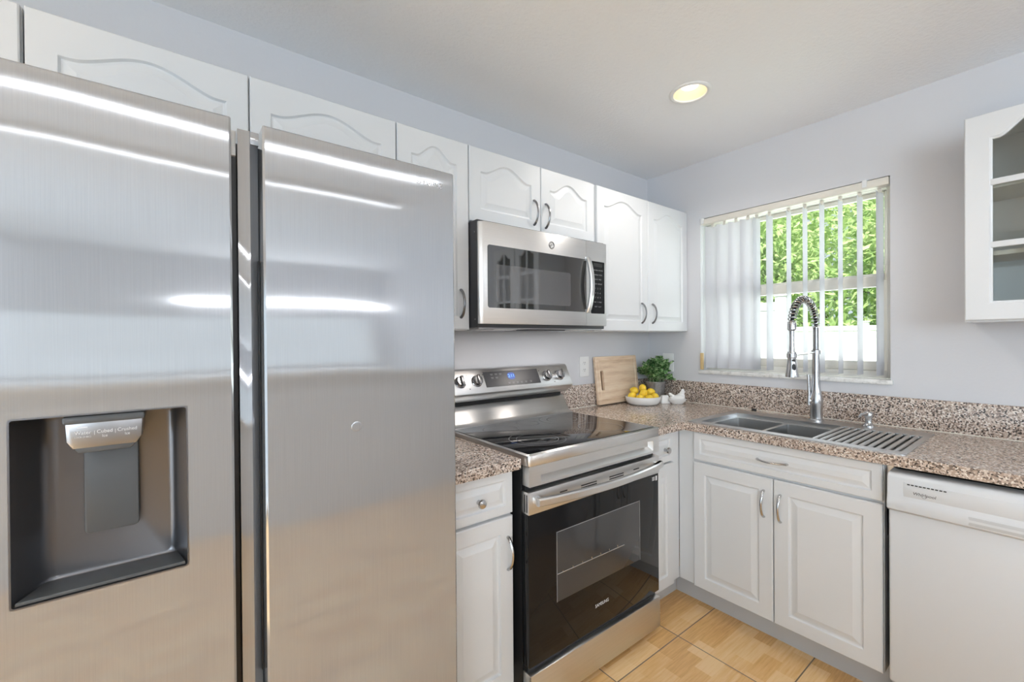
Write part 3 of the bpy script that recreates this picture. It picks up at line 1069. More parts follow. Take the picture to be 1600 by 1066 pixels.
tube(bm, [(FXc - .018, FYc, 1.252), (HXc + .017, FYc, 1.245)], .0052, 12)
lathe(bm, [(.0185, 1.235), (.0205, 1.237), (.0205, 1.253), (.0185, 1.255)], T1, 28)
obj('support_arm', bm, M['chrome'], fc)

sd = thing('soap_dispenser', 'small brushed nickel soap dispenser on the sink ledge', 'soap dispenser', (-.128, -1.251, RZ))
T = Matrix.Translation((-.128, -1.251, RZ))
bm = B(); lathe(bm, [(0, 0), (.0245, 0), (.024, .005), (.016, .012), (.013, .020), (.0128, .040), (.016, .044), (.018, .050), (.017, .062), (.012, .068), (0, .069)], T, 28)
obj('body', bm, M['chrome'], sd)
bm = B()
q = Vector((-.79, .20, 0)).normalized()
b0 = Vector((-.128, -1.251, RZ + .056))
tube(bm, [b0, b0 + q * .03 + Vector((0, 0, .004)), b0 + q * .055 + Vector((0, 0, .003)), b0 + q * .072 + Vector((0, 0, -.006))], [.0085, .0075, .0062, .005], 12)
obj('spout', bm, M['chrome'], sd)
bm = B(); lathe(bm, [(0, .0), (.013, 0), (.013, .008), (.009, .011), (0, .011)], Matrix.Translation((-.045, -.72, CT)), 20)
tag(obj('rubber_stopper', bm, M['black']), 'small black rubber stopper behind the sink back left corner', 'stopper')

# ------------------------------------------------------------------ range
RX0, RX1 = -1.6655, -.893
RM = (RX0 + RX1) / 2
rg = thing('electric_range', 'stainless steel freestanding range with black glass cooktop and oven door', 'range', (RM, -.35, 0))
bm = B(); box(bm, RX0 + .006, RX1 - .006, -.630, -.025, .035, .886, .003)
obj('body', bm, M['black'], rg)
bm = B()
prism(bm, [(RX0, -.06), (RX0, -.665), (RX0 + .003, -.674), (RX0 + .012, -.680), (RX1 - .012, -.680), (RX1 - .003, -.674), (RX1, -.665), (RX1, -.06)], .887, .925, None, .003)
obj('cooktop_frame', bm, M['steel'], rg)
bm = B(); prism(bm, rrect(RX0 + .017, RX1 - .010, -.658, -.130, .008), .9235, .9262, None, .0008)
ctp = obj('cooktop_glass', bm, M['glassblack'], rg)
bm = B()
for cx, cy, rads in ((RM - .19, -.50, (.115, .085)), (RM + .19, -.50, (.10, )), (RM - .19, -.25, (.08, )), (RM + .19, -.25, (.115, .075)), (RM, -.21, (.055, ))):
    for r_ in rads:
        lathe(bm, [(r_ - .0009, .9264), (r_ + .0009, .9264)], Matrix.Translation((cx, cy, 0)), 56)
obj('burner_ring', bm, M['inkgrey'], ctp)
# backguard: profile in (y, z) swept along x
Tx = Matrix(((0, 0, 1, 0), (1, 0, 0, 0), (0, 1, 0, 0), (0, 0, 0, 1)))
bm = B(); prism(bm, [(-.138, .9255), (-.138, .930), (-.120, .934), (-.105, .942), (-.068, 1.008), (-.058, 1.013), (-.03, 1.013), (-.03, .9255)], RX0 + .012, RX1 - .004, Tx, .002)
obj('backguard_panel', bm, M['steel'], rg)
bm = B(); box(bm, RX0 + .015, RX1 - .015, -.055, -.03, 1.0125, 1.06)
obj('oven_vent', bm, M['black'], rg)
bm = B(); prism(bm, [(-.072, 1.034), (-.125, 1.070), (-.127, 1.079), (-.074, 1.180), (-.066, 1.186), (-.025, 1.186), (-.025, 1.034)], RX0, RX1 + .010, Tx, .002)
cbx = obj('control_box', bm, M['steel'], rg)
sl = Vector((0, -.074 + .127, 1.180 - 1.079)).normalized()      # up along the slanted face
nr = Vector((0, -sl.z, sl.y))
def slant(x, z):
    k = (z - 1.079) / (1.180 - 1.079)
    o = Vector((x, -.127 + k * (.127 - .074), z))
    return Matrix(((1, sl.x, nr.x, o.x), (0, sl.y, nr.y, o.y), (0, sl.z, nr.z, o.z), (0, 0, 0, 1)))
T = slant(0, 1.0985)
bm = B(); prism(bm, rrect(-1.452, -1.108, 0, .080, .002), -.001, .0012, T)
dsp = obj('display_panel', bm, M['darkgrey'], cbx)
bm = B(); prism(bm, rrect(-.024, .024, -.018, .018, .016), .001, .0014, slant(-1.288, 1.1435))
obj('clock_glow', bm, M['bluedim'], dsp)
text('clock_digits', '2:11', .024, slant(-1.288, 1.1435) @ Matrix.Translation((0, 0, .0018)), M['blue'], dsp)
bm = B()
for i, (x, z) in enumerate([(-1.405, 1.157), (-1.378, 1.157), (-1.352, 1.157), (-1.405, 1.141), (-1.378, 1.141)]):
    box(bm, -.008, .008, -.0018, .0018, .0012, .0016, 0, 1, slant(x, z)); box(bm, -.006, .006, -.006, -.004, .0012, .0016, 0, 1, slant(x, z))
for x in (-1.312, -1.286, -1.260, -1.234, -1.205, -1.172):
    box(bm, -.007, .007, -.001, .001, .0012, .0016, 0, 1, slant(x, 1.113)); box(bm, -.005, -.001, -.007, -.003, .0012, .0016, 0, 1, slant(x, 1.113)); box(bm, .001, .005, -.007, -.003, .0012, .0016, 0, 1, slant(x, 1.113))
obj('printed_text', bm, M['inkgrey'], dsp)
for x in (-1.589, -1.499, -1.056, -.962):
    T = slant(x, 1.1295)
    bm = B()
    lathe(bm, [(0, 0), (.0285, 0), (.0285, .004), (.026, .006), (.0245, .020), (.022, .023), (0, .023)], T, 32)
    k_ = obj('control_knob', bm, M['chrome'], cbx)
    bm = B(); box(bm, -.0065, .0065, -.024, .024, .021, .034, .003, 2, T)
    obj('knob_grip', bm, M['dark_chrome'], k_)
bm = B()
for x in (-1.545, -1.455, -1.098):
    for z in (1.158, ):
        lathe(bm, [(0, .0006), (.0028, .0006), (.0028, 0)], slant(x, z), 12)
for x in (-1.545, -1.01):
    lathe(bm, [(0, .0006), (.0028, .0006), (.0028, 0)], slant(x, 1.098), 12)
obj('indicator_dot', bm, M['black'], cbx)
# front panel with a recessed trough
bm = B()
t = bmesh.new()
T = frame_range(0, 0, -.640)
f0 = fill(t, rrect(RX0 + .004, RX1 - .004, .815, .886, .004), [rrect(-1.607, -.941, .825, .872, .006)], .036)
b0_ = ring(t, rrect(RX0 + .004, RX1 - .004, .815, .886, .004), 0)
c1 = ring(t, rrect(-1.598, -.950, .842, .866, .005), .014)
bridge(t, b0_, f0[0]); bridge(t, f0[1], c1); t.faces.new(c1)
bmesh.ops.recalc_face_normals(t, faces=t.faces[:])
t.transform(T); merge(bm, t)
obj('front_panel', bm, M['steel'], rg)
bm = B(); box(bm, RX0 + .010, RX1 - .010, -.648, -.62, .797, .8155)
obj('vent_gap', bm, M['black'], rg)
# oven door
od = B(); box(od, RX0 + .003, RX1 - .003, -.672, -.634, .186, .718, .003)
door = obj('oven_door', od, M['glassblack'], rg)
bm = B(); box(bm, RX0 + .002, RX1 - .002, -.676, -.634, .7185, .797, .003)
st = obj('door_trim', bm, M['steel'], door, label='stainless strip across the top of the oven door')
bm = B()
for x0, x1, k in ((-1.515, -1.478, 1), (-1.404, -1.316, 2), (-1.240, -1.150, 2), (-1.083, -1.045, 1)):
    for q in range(k):
        box(bm, x0, x1, -.6772, -.675, .7665 - .009 * q, .7705 - .009 * q)
for y in (-.668, -.657):
    box(bm, RX0 + .0012, RX0 + .004, y, y + .005, .727, .788)
obj('vent_slot', bm, M['black'], st)
bm = B()
n = 20
pts = [(RX0 + .022 + (RX1 - RX0 - .044) * i / n, -.700 - .038 * math.sin(PI * i / n) ** .8, .768) for i in range(n + 1)]
t = bmesh.new()
rings_ = []
for p in pts:
    rings_.append([t.verts.new((p[0], p[1] + a, p[2] + b)) for a, b in ((.008, -.014), (-.006, -.014), (-.0105, -.010), (-.0105, .009), (-.006, .014), (.008, .014))])
for a, b in zip(rings_, rings_[1:]):
    bridge(t, a, b)
t.faces.new(rings_[0]); t.faces.new(rings_[-1])
bmesh.ops.recalc_face_normals(t, faces=t.faces[:])
merge(bm, t)
for x in (RX0 + .035, RX1 - .035):
    box(bm, x - .014, x + .014, -.700, -.672, .757, .779, .003)
obj('handle', bm, M['steel'], door)
bm = B(); box(bm, -1.531, -1.036, -.6728, -.6715, .370, .626, .0005)
ow = obj('oven_window', bm, M['ovenwin'], door)
bm = B()
for (a, b, c, d_) in ((-1.531, -1.036, .6235, .626), (-1.531, -1.5285, .370, .626), (-1.0385, -1.036, .370, .626)):
    box(bm, a, b, -.6733, -.6725, c, d_)
obj('window_edge', bm, M['inkgrey'], ow)
bm = B()
tube(bm, [(-1.528, -.6735, .472), (-1.145, -.6735, .466)], .0017, 8)
for i in range(7):
    x = -1.50 + i * .052
    tube(bm, [(x, -.6735, .471), (x, -.6735, .478)], .0011, 6)
obj('oven_rack', bm, M['chrome'], ow)
text('logo_lettering', 'SAMSUNG', .0185, frame_range(-1.284, .274, -.6722), M['inkwhite'], door, sx=.95)
bm = B()
for i, z in enumerate((.703, .697, .691)):
    box(bm, -.945, -.925, -.6726, -.6718, z, z + .003)
box(bm, -.919, -.908, -.6726, -.6718, .688, .708)
obj('badge', bm, M['inkwhite'], door)
bm = B(); box(bm, RX0 + .010, RX1 - .010, -.655, -.62, .160, .187)
obj('drawer_gap', bm, M['black'], rg)
bm = B(); box(bm, RX0 + .004, RX1 - .004, -.679, -.634, .026, .163, .004)
obj('drawer', bm, M['steel'], rg)
for x in (RX0 + .06, RX1 - .06):
    for y in (-.61, -.08):
        bm = B(); lathe(bm, [(0, 0), (.02, 0), (.018, .008), (.008, .012), (.008, .036), (0, .036)], Matrix.Translation((x, y, 0)), 20)
        obj('foot', bm, M['black'], rg)

# ------------------------------------------------------------------ over-the-range microwave
mwx0, mwx1, mz0, mz1 = -1.655, -.884, 1.391, 1.804
mwv = thing('microwave', 'stainless steel over-the-range microwave with black glass door', 'microwave', ((mwx0 + mwx1) / 2, -.19, mz0))
bm = B(); box(bm, mwx0, mwx1, -.352, -.003, mz0 - .015, mz1 + .010, .003)
obj('body', bm, M['darkgrey'], mwv)
bm = B()
Tz = None
prism(bm, [(mwx0 + .001, -.353), (mwx0 + .001, -.360), (mwx0 + .019, -.376), (-1.0405, -.376), (-1.0405, -.353)], mz0, mz1, None, .0012)
md = obj('door', bm, M['steel'], mwv)
bm = B(); prism(bm, [(-1.0392, -.353), (-1.0392, -.376), (mwx1 - .010, -.376), (mwx1 - .002, -.368), (mwx1 - .002, -.353)], mz0, mz1, None, .0012)
mc = obj('control_side', bm, M['steel'], mwv)
bm = B(); prism(bm, rrect(-1.621, -1.0415, 1.4565, 1.7115, .010), 0, .0022, frame_range(0, 0, -.3755))
mg = obj('door_glass', bm, M['mwglass'], md)
bm = B(); prism(bm, rrect(-1.580, -1.150, 1.480, 1.635, .010), 0, .0009, frame_range(0, 0, -.3772))
obj('viewing_window', bm, M['mwwin'], mg)
bm = B()
n = 16
t = bmesh.new(); rings_ = []
for i in range(n + 1):
    s = i / n
    yy = -.384 - .030 * math.sin(PI * s) ** .7
    z = 1.453 + (1.722 - 1.453) * s
    rings_.append([t.verts.new((-1.040 + a, yy + b, z)) for a, b in ((.013, .008), (.015, -.002), (.008, -.008), (-.008, -.008), (-.013, -.002), (-.011, .008))])
for a, b in zip(rings_, rings_[1:]):
    bridge(t, a, b)
t.faces.new(rings_[0]); t.faces.new(rings_[-1])
bmesh.ops.recalc_face_normals(t, faces=t.faces[:]); merge(bm, t)
for z in (1.462, 1.713):
    box(bm, -1.050, -1.030, -.392, -.374, z - .009, z + .009, .003)
obj('handle', bm, M['steel'], md)
bm = B(); prism(bm, rrect(-1.008, -.909, 1.451, 1.709, .005), 0, .0018, frame_range(0, 0, -.3755))
cpn = obj('control_panel', bm, M['glassblack'], mc)
rows = ['POPCORN  POTATO', 'BEVERAGE  PIZZA', 'REHEAT  MELT', 'COOK  DEFROST', '1    2    3', '4    5    6', '7    8    9', 'OFF   0   START', 'VENT   LIGHT']
for i, s_ in enumerate(rows):
    text('printed_text', s_, .0085 if i not in (4, 5, 6) else .011, frame_range(-.9585, 1.665 - i * .0225, -.3774), M['inkgrey'], cpn, sx=.95)
bm = B(); prism(bm, rrect(-.990, -.927, 1.683, 1.700, .002), 0, .0004, frame_range(0, 0, -.3773))
obj('clock_window', bm, M['black'], cpn)
T = frame_range(-1.268, 1.752, -.3758)
bm = B()
for r_ in (.0165, .0135):
    tube(bm, [T @ Vector((r_ * math.cos(2 * PI * i / 32), r_ * math.sin(2 * PI * i / 32), .0004)) for i in range(33)], .0009, 6)
for k in range(4):
    a0 = PI / 2 * k
    tube(bm, [T @ Vector((.0105 * math.cos(a0 + .05 * i), .0105 * math.sin(a0 + .05 * i), .0004)) for i in range(20)], .0006, 5)
tube(bm, [T @ Vector(((.0015 + .0003 * i) * math.cos(.5 * i), (.0015 + .0003 * i) * math.sin(.5 * i), .0004)) for i in range(22)], .0008, 5)
obj('logo_emblem', bm, M['dark_chrome'], md)
mzb = mz0 - .012
bm = B(); box(bm, mwx0 + .01, mwx1 - .01, -.345, -.02, mzb - .009, mzb + .001, .002)
bs = obj('base_plate', bm, M['disppanel'], mwv)
for x0, x1 in ((-1.62, -1.40), (-1.13, -.92)):
    bm = B()
    box(bm, x0, x1, -.28, -.12, mzb - .0125, mzb - .0085, .001)
    obj('grease_filter', bm, M['chrome'], bs)
bm = B(); box(bm, -1.38, -1.15, -.340, -.16, mzb - .013, mzb - .0085, .002)
obj('lamp_cover', bm, M['black'], bs)
for x in (-1.49, -1.04):  # right-hand lamp is added to brighten the wall under the cabinets
    bm = B(); box(bm, x - .05, x + .05, -.330, -.300, mzb - .0105, mzb - .0085, .0005)
    obj('cooktop_lamp', bm, M['lens'], bs)
    lamp('cooktop_lamp_glow', 'AREA', (x, -.318, mzb - .012), (0, 0, -1), 0.85, (1.0, 0.92, 0.86), shape='RECTANGLE', size=.16, size_y=.05)
bm = B()
for z in (1.765, 1.41):
    for y in (-.335, ):
        lathe(bm, [(0, .0015), (.003, .0015), (.003, 0)], Matrix.Translation((mwx0, y, z)) @ Matrix.Rotation(R(-90), 4, 'Y'), 12)
obj('side_screw', bm, M['dark_chrome'], mwv)

# ------------------------------------------------------------------ refrigerator
fx0, fx1 = -2.981, -2.021
fr = thing('refrigerator', 'large stainless steel side-by-side refrigerator with ice and water dispenser', 'refrigerator', (-2.5, -.4, 0))
bm = B(); box(bm, fx0 + .006, fx1 - .006, -.722, -.03, .02, 1.755, .004)
obj('body', bm, M['darkgrey'], fr)
FYF = -.800
def fridge_door(x0, x1, hole=None):
    """door with a slightly crowned front (w outwards), optional rectangular opening"""
    m = bmesh.new()
    T = frame_range(0, 0, FYF)
    z0, z1, e = .045, 1.775, .004
    full = rrect(x0, x1, z0, z1, .003, 2); ins = rrect(x0 + e, x1 - e, z0 + e, z1 - e, .002, 2)
    if hole:
        vs = fill(m, ins, [hole], 0)
        bk = fill(m, full, [hole], -.072)
        bridge(m, vs[1], bk[1])
    else:
        vs = fill(m, ins, [], 0)
        bk = fill(m, full, [], -.072)
    s = ring(m, full, -e)
    bridge(m, vs[0], s); bridge(m, s, bk[0])
    bmesh.ops.recalc_face_normals(m, faces=m.faces[:])
    m.transform(T)
    bm = B(); merge(bm, m)
    return bm
rd = obj('right_door', fridge_door(-2.4725, fx1), M['fridge'], fr, angle=25)
hx0, hx1, hz0, hz1 = -2.828, -2.601, .906, 1.208
ld = obj('left_door', fridge_door(fx0, -2.527, rrect(hx0, hx1, hz0, hz1, .005, 4)), M['fridge'], fr, angle=25)
# recessed grip channel between the doors
bm = B()
prism(bm, [(-2.5125, -.735), (-2.5125, -.757), (-2.4905, -.7575), (-2.4735, -.741), (-2.4735, -.735)], .045, 1.772, None, .0008)
gp = obj('grip_channel', bm, M['fridge'], rd)
bm = B(); prism(bm, [(-2.489, -.735), (-2.4895, -.7575), (-2.4735, -.757), (-2.4735, -.735)], 1.745, 1.772, None, .001)
obj('grip_cap', bm, M['fridge'], gp)
bm = B(); box(bm, -2.5265, -2.5140, -.745, -.724, .05, 1.715); box(bm, -2.4765, -2.4735, -.752, -.735, .62, 1.50)
obj('door_gasket', bm, M['black'], fr)
bm = B(); box(bm, -2.526, -2.5145, -.752, -.724, 1.7155, 1.768, .002)
obj('hinge_cover', bm, M['white'], fr)
bm = B(); box(bm, fx0 + .01, fx1 - .01, -.77, -.70, .0, .043)
obj('kick_grille', bm, M['darkgrey'], fr)
text('logo_lettering', 'SAMSUNG', .0175, frame_range(-2.0925, 1.733, FYF - .0004), M['chrome'], rd, extrude=.0005, sx=.93)
bm = B(); ellipsoid(bm, (-2.286, FYF, 1.128), .012, .0012, .012, None, 28)
obj('door_dent', bm, M['fridge'], rd)
# dispenser recess
m = bmesh.new()
T = frame_range(0, 0, FYF)
def rr_(d0, d1, dz0, dz1, r):
    return rrect(hx0 + d0, hx1 - d1, hz0 + dz0, hz1 - dz1, r, 4)
prev = ring(m, rr_(0, 0, 0, 0, .005), 0.0006)
for (a, b, c, d_, r_, wz) in ((.0025, .0025, .0025, .0025, .004, .0006), (.003, .003, .003, .003, .004, -.003), (.012, .008, .004, .004, .006, -.03), (.024, .016, .005, .006, .008, -.058), (.033, .021, .006, .008, .010, -.0685), (.044, .028, .012, .010, .010, -.071)):
    cur = ring(m, rr_(a, b, c, d_, r_), wz)
    bridge(m, prev, cur); prev = cur
m.faces.new(prev)
bmesh.ops.recalc_face_normals(m, faces=m.faces[:])
m.transform(T)
bm = B(); merge(bm, m)
dr = obj('dispenser_recess', bm, M['dispenser'], ld, angle=60)
bm = B(); prism(bm, rrect(-2.749, -2.675, .985, 1.150, .008), -.066, -.058, T, .002)
obj('paddle', bm, M['dispdark'], dr)
bm = B()
prism(bm, [(-2.765, 1.160), (-2.757, 1.147), (-2.675, 1.147), (-2.667, 1.160), (-2.665, 1.203), (-2.767, 1.203)], -.068, -.012, T, .004)
dh = obj('dispenser_head', bm, M['disppanel'], dr)
bm = B(); prism(bm, rrect(-2.769, -2.663, 1.190, 1.2035, .004), -.066, -.008, T, .003)
obj('dispenser_cap', bm, M['dispdark'], dh)
bm = B(); prism(bm, [(-2.758, 1.152), (-2.750, 1.139), (-2.682, 1.139), (-2.674, 1.152)], -.066, -.014, T, .002)
obj('ice_chute', bm, M['dispdark'], dh)
for s_, x, z, sz in (('Water', -2.744, 1.174, .0085), ('LOCK (3 SEC)', -2.744, 1.167, .0038), ('|', -2.7295, 1.173, .008), ('Cubed', -2.7165, 1.174, .0085), ('Ice', -2.7165, 1.166, .0068), ('|', -2.703, 1.173, .008), ('Crushed', -2.687, 1.174, .0085), ('Ice', -2.687, 1.166, .0068)):
    text('printed_text', s_, sz, T @ Matrix.Translation((x, z, -.0115)), M['inkwhite'], dh, sx=.9)
bm = B(); box(bm, -2.751, -2.738, 1.1825, 1.1845, -.0122, -.0115, 0, 1, T)
obj('indicator_light', bm, M['inkwhite'], dh)
bm = B(); prism(bm, [(hx0 + .006, -.798), (hx1 - .006, -.798), (hx1 - .018, -.738), (hx0 + .030, -.738)], hz0 + .004, hz0 + .010, None, .001)
obj('drip_tray', bm, M['dispdark'], dr)

# ------------------------------------------------------------------ outlets
def outlet(label, T):
    r_ = thing('wall_outlet', label, 'electrical outlet', tuple(T @ Vector((0, 0, 0))))
    bm = B(); prism(bm, rrect(-.0405, .0405, -.061, .061, .004), .0005, .006, T, .0025)
    pl = obj('cover_plate', bm, M['white'], r_)
    for z in (.021, -.021):
        bm = B(); prism(bm, rrect(-.0165, .0165, z - .0145, z + .0145, .010), .005, .0072, T, .0006)
        rc = obj('receptacle', bm, M['white'], r_)
        bm = B()
        for x in (-.006, .006):
            box(bm, x - .001, x + .001, z - .001, z + .007, .0072, .0077, 0, 1, T)
        lathe(bm, [(0, .0077), (.0022, .0077), (.0022, .0072)], T @ Matrix.Translation((0, z - .007, 0)), 12)
        obj('slot', bm, M['black'], rc)
outlet('white wall outlet on the back wall, left of the cutting board', frame_range(-.658, 1.158, 0))
outlet('white wall outlet on the window wall, behind the potted plant', frame_window(-.155, 1.163, 0))

# ------------------------------------------------------------------ cutting board
ang = math.atan2(.034, .300)
o = Vector((-.384, -.0390, CT + .0005))
up_ = Vector((0, math.sin(ang), math.cos(ang))); out_ = Vector((0, -math.cos(ang), math.sin(ang)))
T = Matrix(((1, up_.x, out_.x, o.x), (0, up_.y, out_.y, o.y), (0, up_.z, out_.z, o.z), (0, 0, 0, 1)))
BW, BH, BT = .202, .300, .022
m = bmesh.new()
rim = rrect(-BW, BW, .004, BH, .008)
slot = rrect(-BW + .033, -BW + .062, .090, .212, .010)
g0 = [(-BW + .024, .027), (BW - .024, .027), (BW - .024, BH - .024), (-BW + .024, BH - .024)]
gw = .008
g1 = offset_poly(g0, gw)
ch = .003
ins = offset_poly(rim, ch)
vs = fill(m, ins, [g0], BT)
md_ = ring(m, offset_poly(g0, gw * .5), BT - .0035)
vi = fill(m, g1, [slot], BT)
bridge(m, vs[1], md_); bridge(m, md_, vi[0])
s = ring(m, rim, BT - ch); s2 = ring(m, rim, ch)
bk = fill(m, ins, [slot], 0)
bridge(m, vs[0], s); bridge(m, s, s2); bridge(m, s2, bk[0]); bridge(m, vi[1], bk[1])
bmesh.ops.recalc_face_normals(m, faces=m.faces[:])
m.transform(T)
bm = B(); merge(bm, m)
cb_ = obj('cutting_board', bm, M['wood'], origin=o)
tag(cb_, 'pale wooden cutting board leaning on the backsplash', 'cutting board')
bm = B(); prism(bm, slot, .001, .007, T)
obj('grip_slot', bm, M['wooddark'], cb_, label='dark grip slot')

# ------------------------------------------------------------------ fruit bowl and lemons
bc = Vector((-.310, -.173, CT + .0006))
T = Matrix.Translation(bc)
bm = B(); lathe(bm, [(0, .0), (.070, 0), (.088, .004), (.101, .018), (.1065, .040), (.1065, .050), (.1035, .0515), (.1010, .048), (.0985, .030), (.090, .012), (.07, .007), (0, .006)], T, 56)
bo_ = obj('fruit_bowl', bm, M['ceramic'], origin=bc)
tag(bo_, 'low round white bowl of lemons in front of the cutting board', 'bowl')
rv, fv = Vector((.7914, -.6113, 0)), Vector((.6113, .7914, 0))
lem = [(-.045, .081, .030, 'lemon at the upper left of the heap, against the cutting board'), (.009, .096, .036, 'topmost lemon of the heap in the white bowl'),
       (-.003, .070, -.022, 'lemon front and centre of the heap, below the topmost one'), (.055, .073, .022, 'lemon at the upper right of the heap, nearest the metal pot'),
       (-.070, .053, -.010, 'lemon at the far left edge of the bowl'), (-.034, .045, -.055, 'low front lemon just left of the bowl middle'),
       (.021, .043, -.056, 'low front lemon just right of the bowl middle'), (.066, .048, -.028, 'lemon at the far right edge of the bowl')]
def lemon_bm():
    bm = B(); prof = []
    for i in range(17):
        a = PI * i / 16
        z = -math.cos(a); r = math.sin(a)
        prof.append((r * .0232, z * .0262 + (.003 * max(0, z - .9) * 10 if z > .9 else 0) - (.002 * max(0, -z - .93) * 10 if z < -.93 else 0)))
    prof[0] = (0, prof[0][1]); prof[-1] = (0, prof[-1][1])
    lathe(bm, prof, None, 26)
    return bm
l0 = None
for i, (la, zz, dp, lab) in enumerate(lem):
    p = bc + rv * la + fv * dp + Vector((0, 0, zz))
    if l0 is None:
        l0 = obj('lemon', lemon_bm(), M['lemon'])
        ob = l0
    else:
        ob = l0.copy(); C.objects.link(ob)
    ob.location = p
    ob.rotation_euler = (random.uniform(.6, 2.4), random.uniform(-.6, .6), random.uniform(0, 6.28))
    tag(ob, lab, 'lemon', 'lemons in the white bowl')

# ------------------------------------------------------------------ potted plant
pc = Vector((-.122, -.140, CT + .0006))
pp = thing('potted_plant', 'bushy green plant in a galvanised metal pot in the worktop corner', 'plant', tuple(pc))
T = Matrix.Translation(pc)
bm = B()
t = bmesh.new()
seg = 72
prof = [(0, 0), (.044, 0), (.045, .004), (.058, .118), (.0605, .122), (.0605, .128), (.058, .130), (.055, .124), (.053, .105), (0, .105)]
rings_ = []
for r_, z in prof:
    if r_ == 0:
        rings_.append([t.verts.new((0, 0, z))])
    else:
        rib = .0011 if .003 < z < .119 else 0
        rings_.append([t.verts.new(((r_ + rib * math.cos(24 * 2 * PI * i / seg)) * math.cos(2 * PI * i / seg), (r_ + rib * math.cos(24 * 2 * PI * i / seg)) * math.sin(2 * PI * i / seg), z)) for i in range(seg)])
for a, b in zip(rings_, rings_[1:]):
    for i in range(seg):
        j = (i + 1) % seg
        q = []
        for v in (a[i % len(a)], a[j % len(a)], b[j % len(b)], b[i % len(b)]):
            if v not in q: q.append(v)
        t.faces.new(q)
bmesh.ops.recalc_face_normals(t, faces=t.faces[:])
t.transform(T); merge(bm, t)
pot = obj('pot', bm, M['zinc'], pp)
bm = B(); lathe(bm, [(0, .112), (.03, .113), (.0535, .110)], T, 32)
obj('soil', bm, M['soil'], pp)
rnd = random.Random(11)
stems = B(); fol = bmesh.new()
def add_leaf(t, c, d, nrm, l, wd):
    s = d.cross(nrm).normalized(); nrm = s.cross(d).normalized()
    cen = [t.verts.new(c + d * l * k + nrm * l * h_) for k, h_ in ((0, 0), (.3, .06), (.65, .07), (1.0, -.03))]
    lft = [t.verts.new(c + d * l * k + s * wd * q + nrm * l * .16) for k, q in ((.25, .85), (.62, 1.0), (.9, .5))]
    rgt = [t.verts.new(c + d * l * k - s * wd * q + nrm * l * .16) for k, q in ((.25, .85), (.62, 1.0), (.9, .5))]
    for sd_ in (lft, rgt):
        t.faces.new((cen[0], sd_[0], cen[1])); t.faces.new((cen[1], sd_[0], sd_[1], cen[2]))
        t.faces.new((cen[2], sd_[1], sd_[2])); t.faces.new((cen[2], sd_[2], cen[3]))
for k in range(44):
    a = rnd.uniform(0, 2 * PI); q = rnd.random() ** .45
    rr2 = .120 * q
    top = pc + Vector((rr2 * math.cos(a), rr2 * math.sin(a), .160 + .112 * (1 - q ** 2) + rnd.uniform(-.015, .015)))
    top = top + rv * .018
    if top.x > -.035: top.x = -.035 - rnd.uniform(0, .02)
    if top.y > -.035: top.y = -.035 - rnd.uniform(0, .02)
    base = pc + Vector((.03 * math.cos(a) * q, .03 * math.sin(a) * q, .110))
    mid = (base + top) / 2 + Vector((0, 0, .02))
    tube(stems, [base, mid, top], [.0016, .0013, .0008], 5)
    for s_ in (.5, .68, .86, 1.0):
        c = base.lerp(mid, s_ * 2) if s_ < .5 else mid.lerp(top, s_ * 2 - 1)
        for j in range(2 if s_ < 1 else 3):
            b = rnd.uniform(0, 2 * PI)
            d = Vector((math.cos(b), math.sin(b), rnd.uniform(-.2, .9))).normalized()
            if c.x + d.x * .03 > -.022 or c.y + d.y * .03 > -.006: continue
            add_leaf(fol, c, d, Vector((rnd.uniform(-.4, .4), rnd.uniform(-.4, .4), 1)), rnd.uniform(.034, .048), rnd.uniform(.0135, .0185))
obj('stems', stems, M['leaf'], pp)
bm = B(); merge(bm, fol)
fo = obj('foliage', bm, M['leaf'], pp, angle=80)
fo['kind'] = 'stuff'

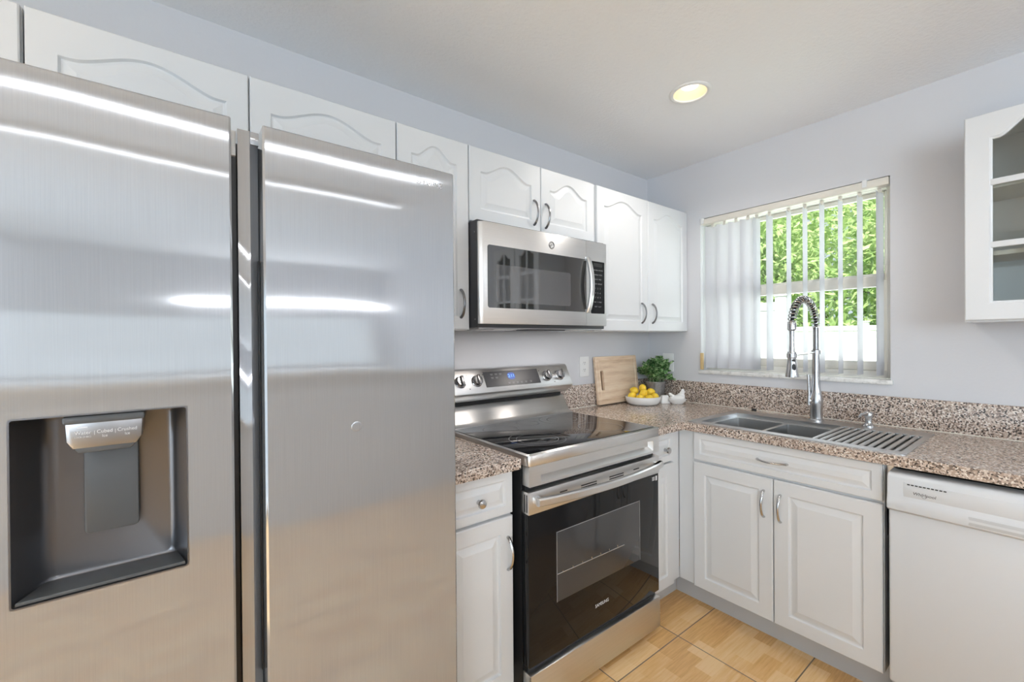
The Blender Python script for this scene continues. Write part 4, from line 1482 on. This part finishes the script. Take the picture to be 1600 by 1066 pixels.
# ------------------------------------------------------------------ white hen dish and small square dish
hc = Vector((-.133, -.300, CT + .0006))
hn = thing('hen_dish', 'white ceramic hen-shaped covered dish beside the plant', 'dish', tuple(hc))
hy = math.atan2(rv.y, rv.x)
T = Matrix.Translation(hc) @ Matrix.Rotation(hy, 4, 'Z')
bm = B(); lathe(bm, [(0, 0), (.60, 0), (.72, .006), (.92, .018), (1.0, .028), (1.0, .031), (.93, .031), (.85, .022), (0, .02)], T @ Matrix.Diagonal((.056, .042, 1, 1)), 40)
obj('dish_base', bm, M['ceramic'], hn)
hb = B()
def hen_ball(c, rx, ry, rz, tilt=0):
    ellipsoid(hb, c, rx, ry, rz, Matrix.Rotation(R(tilt), 4, 'Y'), 24)
hen_ball((-.002, 0, .034), .050, .036, .021)
hen_ball((.022, 0, .046), .026, .023, .022)
hen_ball((.029, 0, .060), .016, .015, .022, 12)
hen_ball((.034, 0, .076), .0125, .011, .0115)
hen_ball((.047, 0, .073), .007, .004, .0042, 12)
hen_ball((-.028, 0, .046), .026, .020, .013, 35)
hen_ball((-.042, 0, .058), .014, .009, .010, 40)
for k in range(3):
    hen_ball((.029 + .006 * k, 0, .0865 + (.002 if k == 1 else 0)), .0042, .0028, .0055)
me = bpy.data.meshes.new('hen_tmp')
hb.to_mesh(me); hb.free()
tmp = bpy.data.objects.new('hen_tmp', me); C.objects.link(tmp)
rm = tmp.modifiers.new('rm', 'REMESH'); rm.mode = 'VOXEL'; rm.voxel_size = .0016
sm = tmp.modifiers.new('sm', 'SMOOTH'); sm.iterations = 6; sm.factor = .5
bpy.context.view_layer.update()
m2 = bpy.data.meshes.new_from_object(tmp.evaluated_get(bpy.context.evaluated_depsgraph_get()))
bpy.data.objects.remove(tmp)
bm = B(); bm.from_mesh(m2); bpy.data.meshes.remove(m2)
bmesh.ops.bisect_plane(bm, geom=bm.verts[:] + bm.edges[:] + bm.faces[:], plane_co=(0, 0, .0315), plane_no=(0, 0, -1), clear_outer=True)
bm.transform(T)
obj('hen_lid', bm, M['ceramic'], hn, angle=70)

qc = Vector((-.166, -.232, CT + .0006))
T = Matrix.Translation(qc) @ Matrix.Rotation(hy + .12, 4, 'Z')
bm = B()
t = bmesh.new()
prev = ring(t, rrect(-.030, .030, -.022, .022, .006), 0)
t.faces.new(list(reversed(prev)))
for dd_, z in ((-.0012, .004), (.002, .02), (.007, .040), (.009, .0475), (.011, .0495)):
    cur = ring(t, rrect(-.030 + dd_, .030 - dd_, -.022 + dd_, .022 - dd_, .006), z)
    bridge(t, prev, cur); prev = cur
t.faces.new(prev)
bmesh.ops.recalc_face_normals(t, faces=t.faces[:])
t.transform(T); merge(bm, t)
tag(obj('butter_dish', bm, M['ceramic'], origin=qc), 'small white square-sided dish between lemon bowl and hen', 'dish')
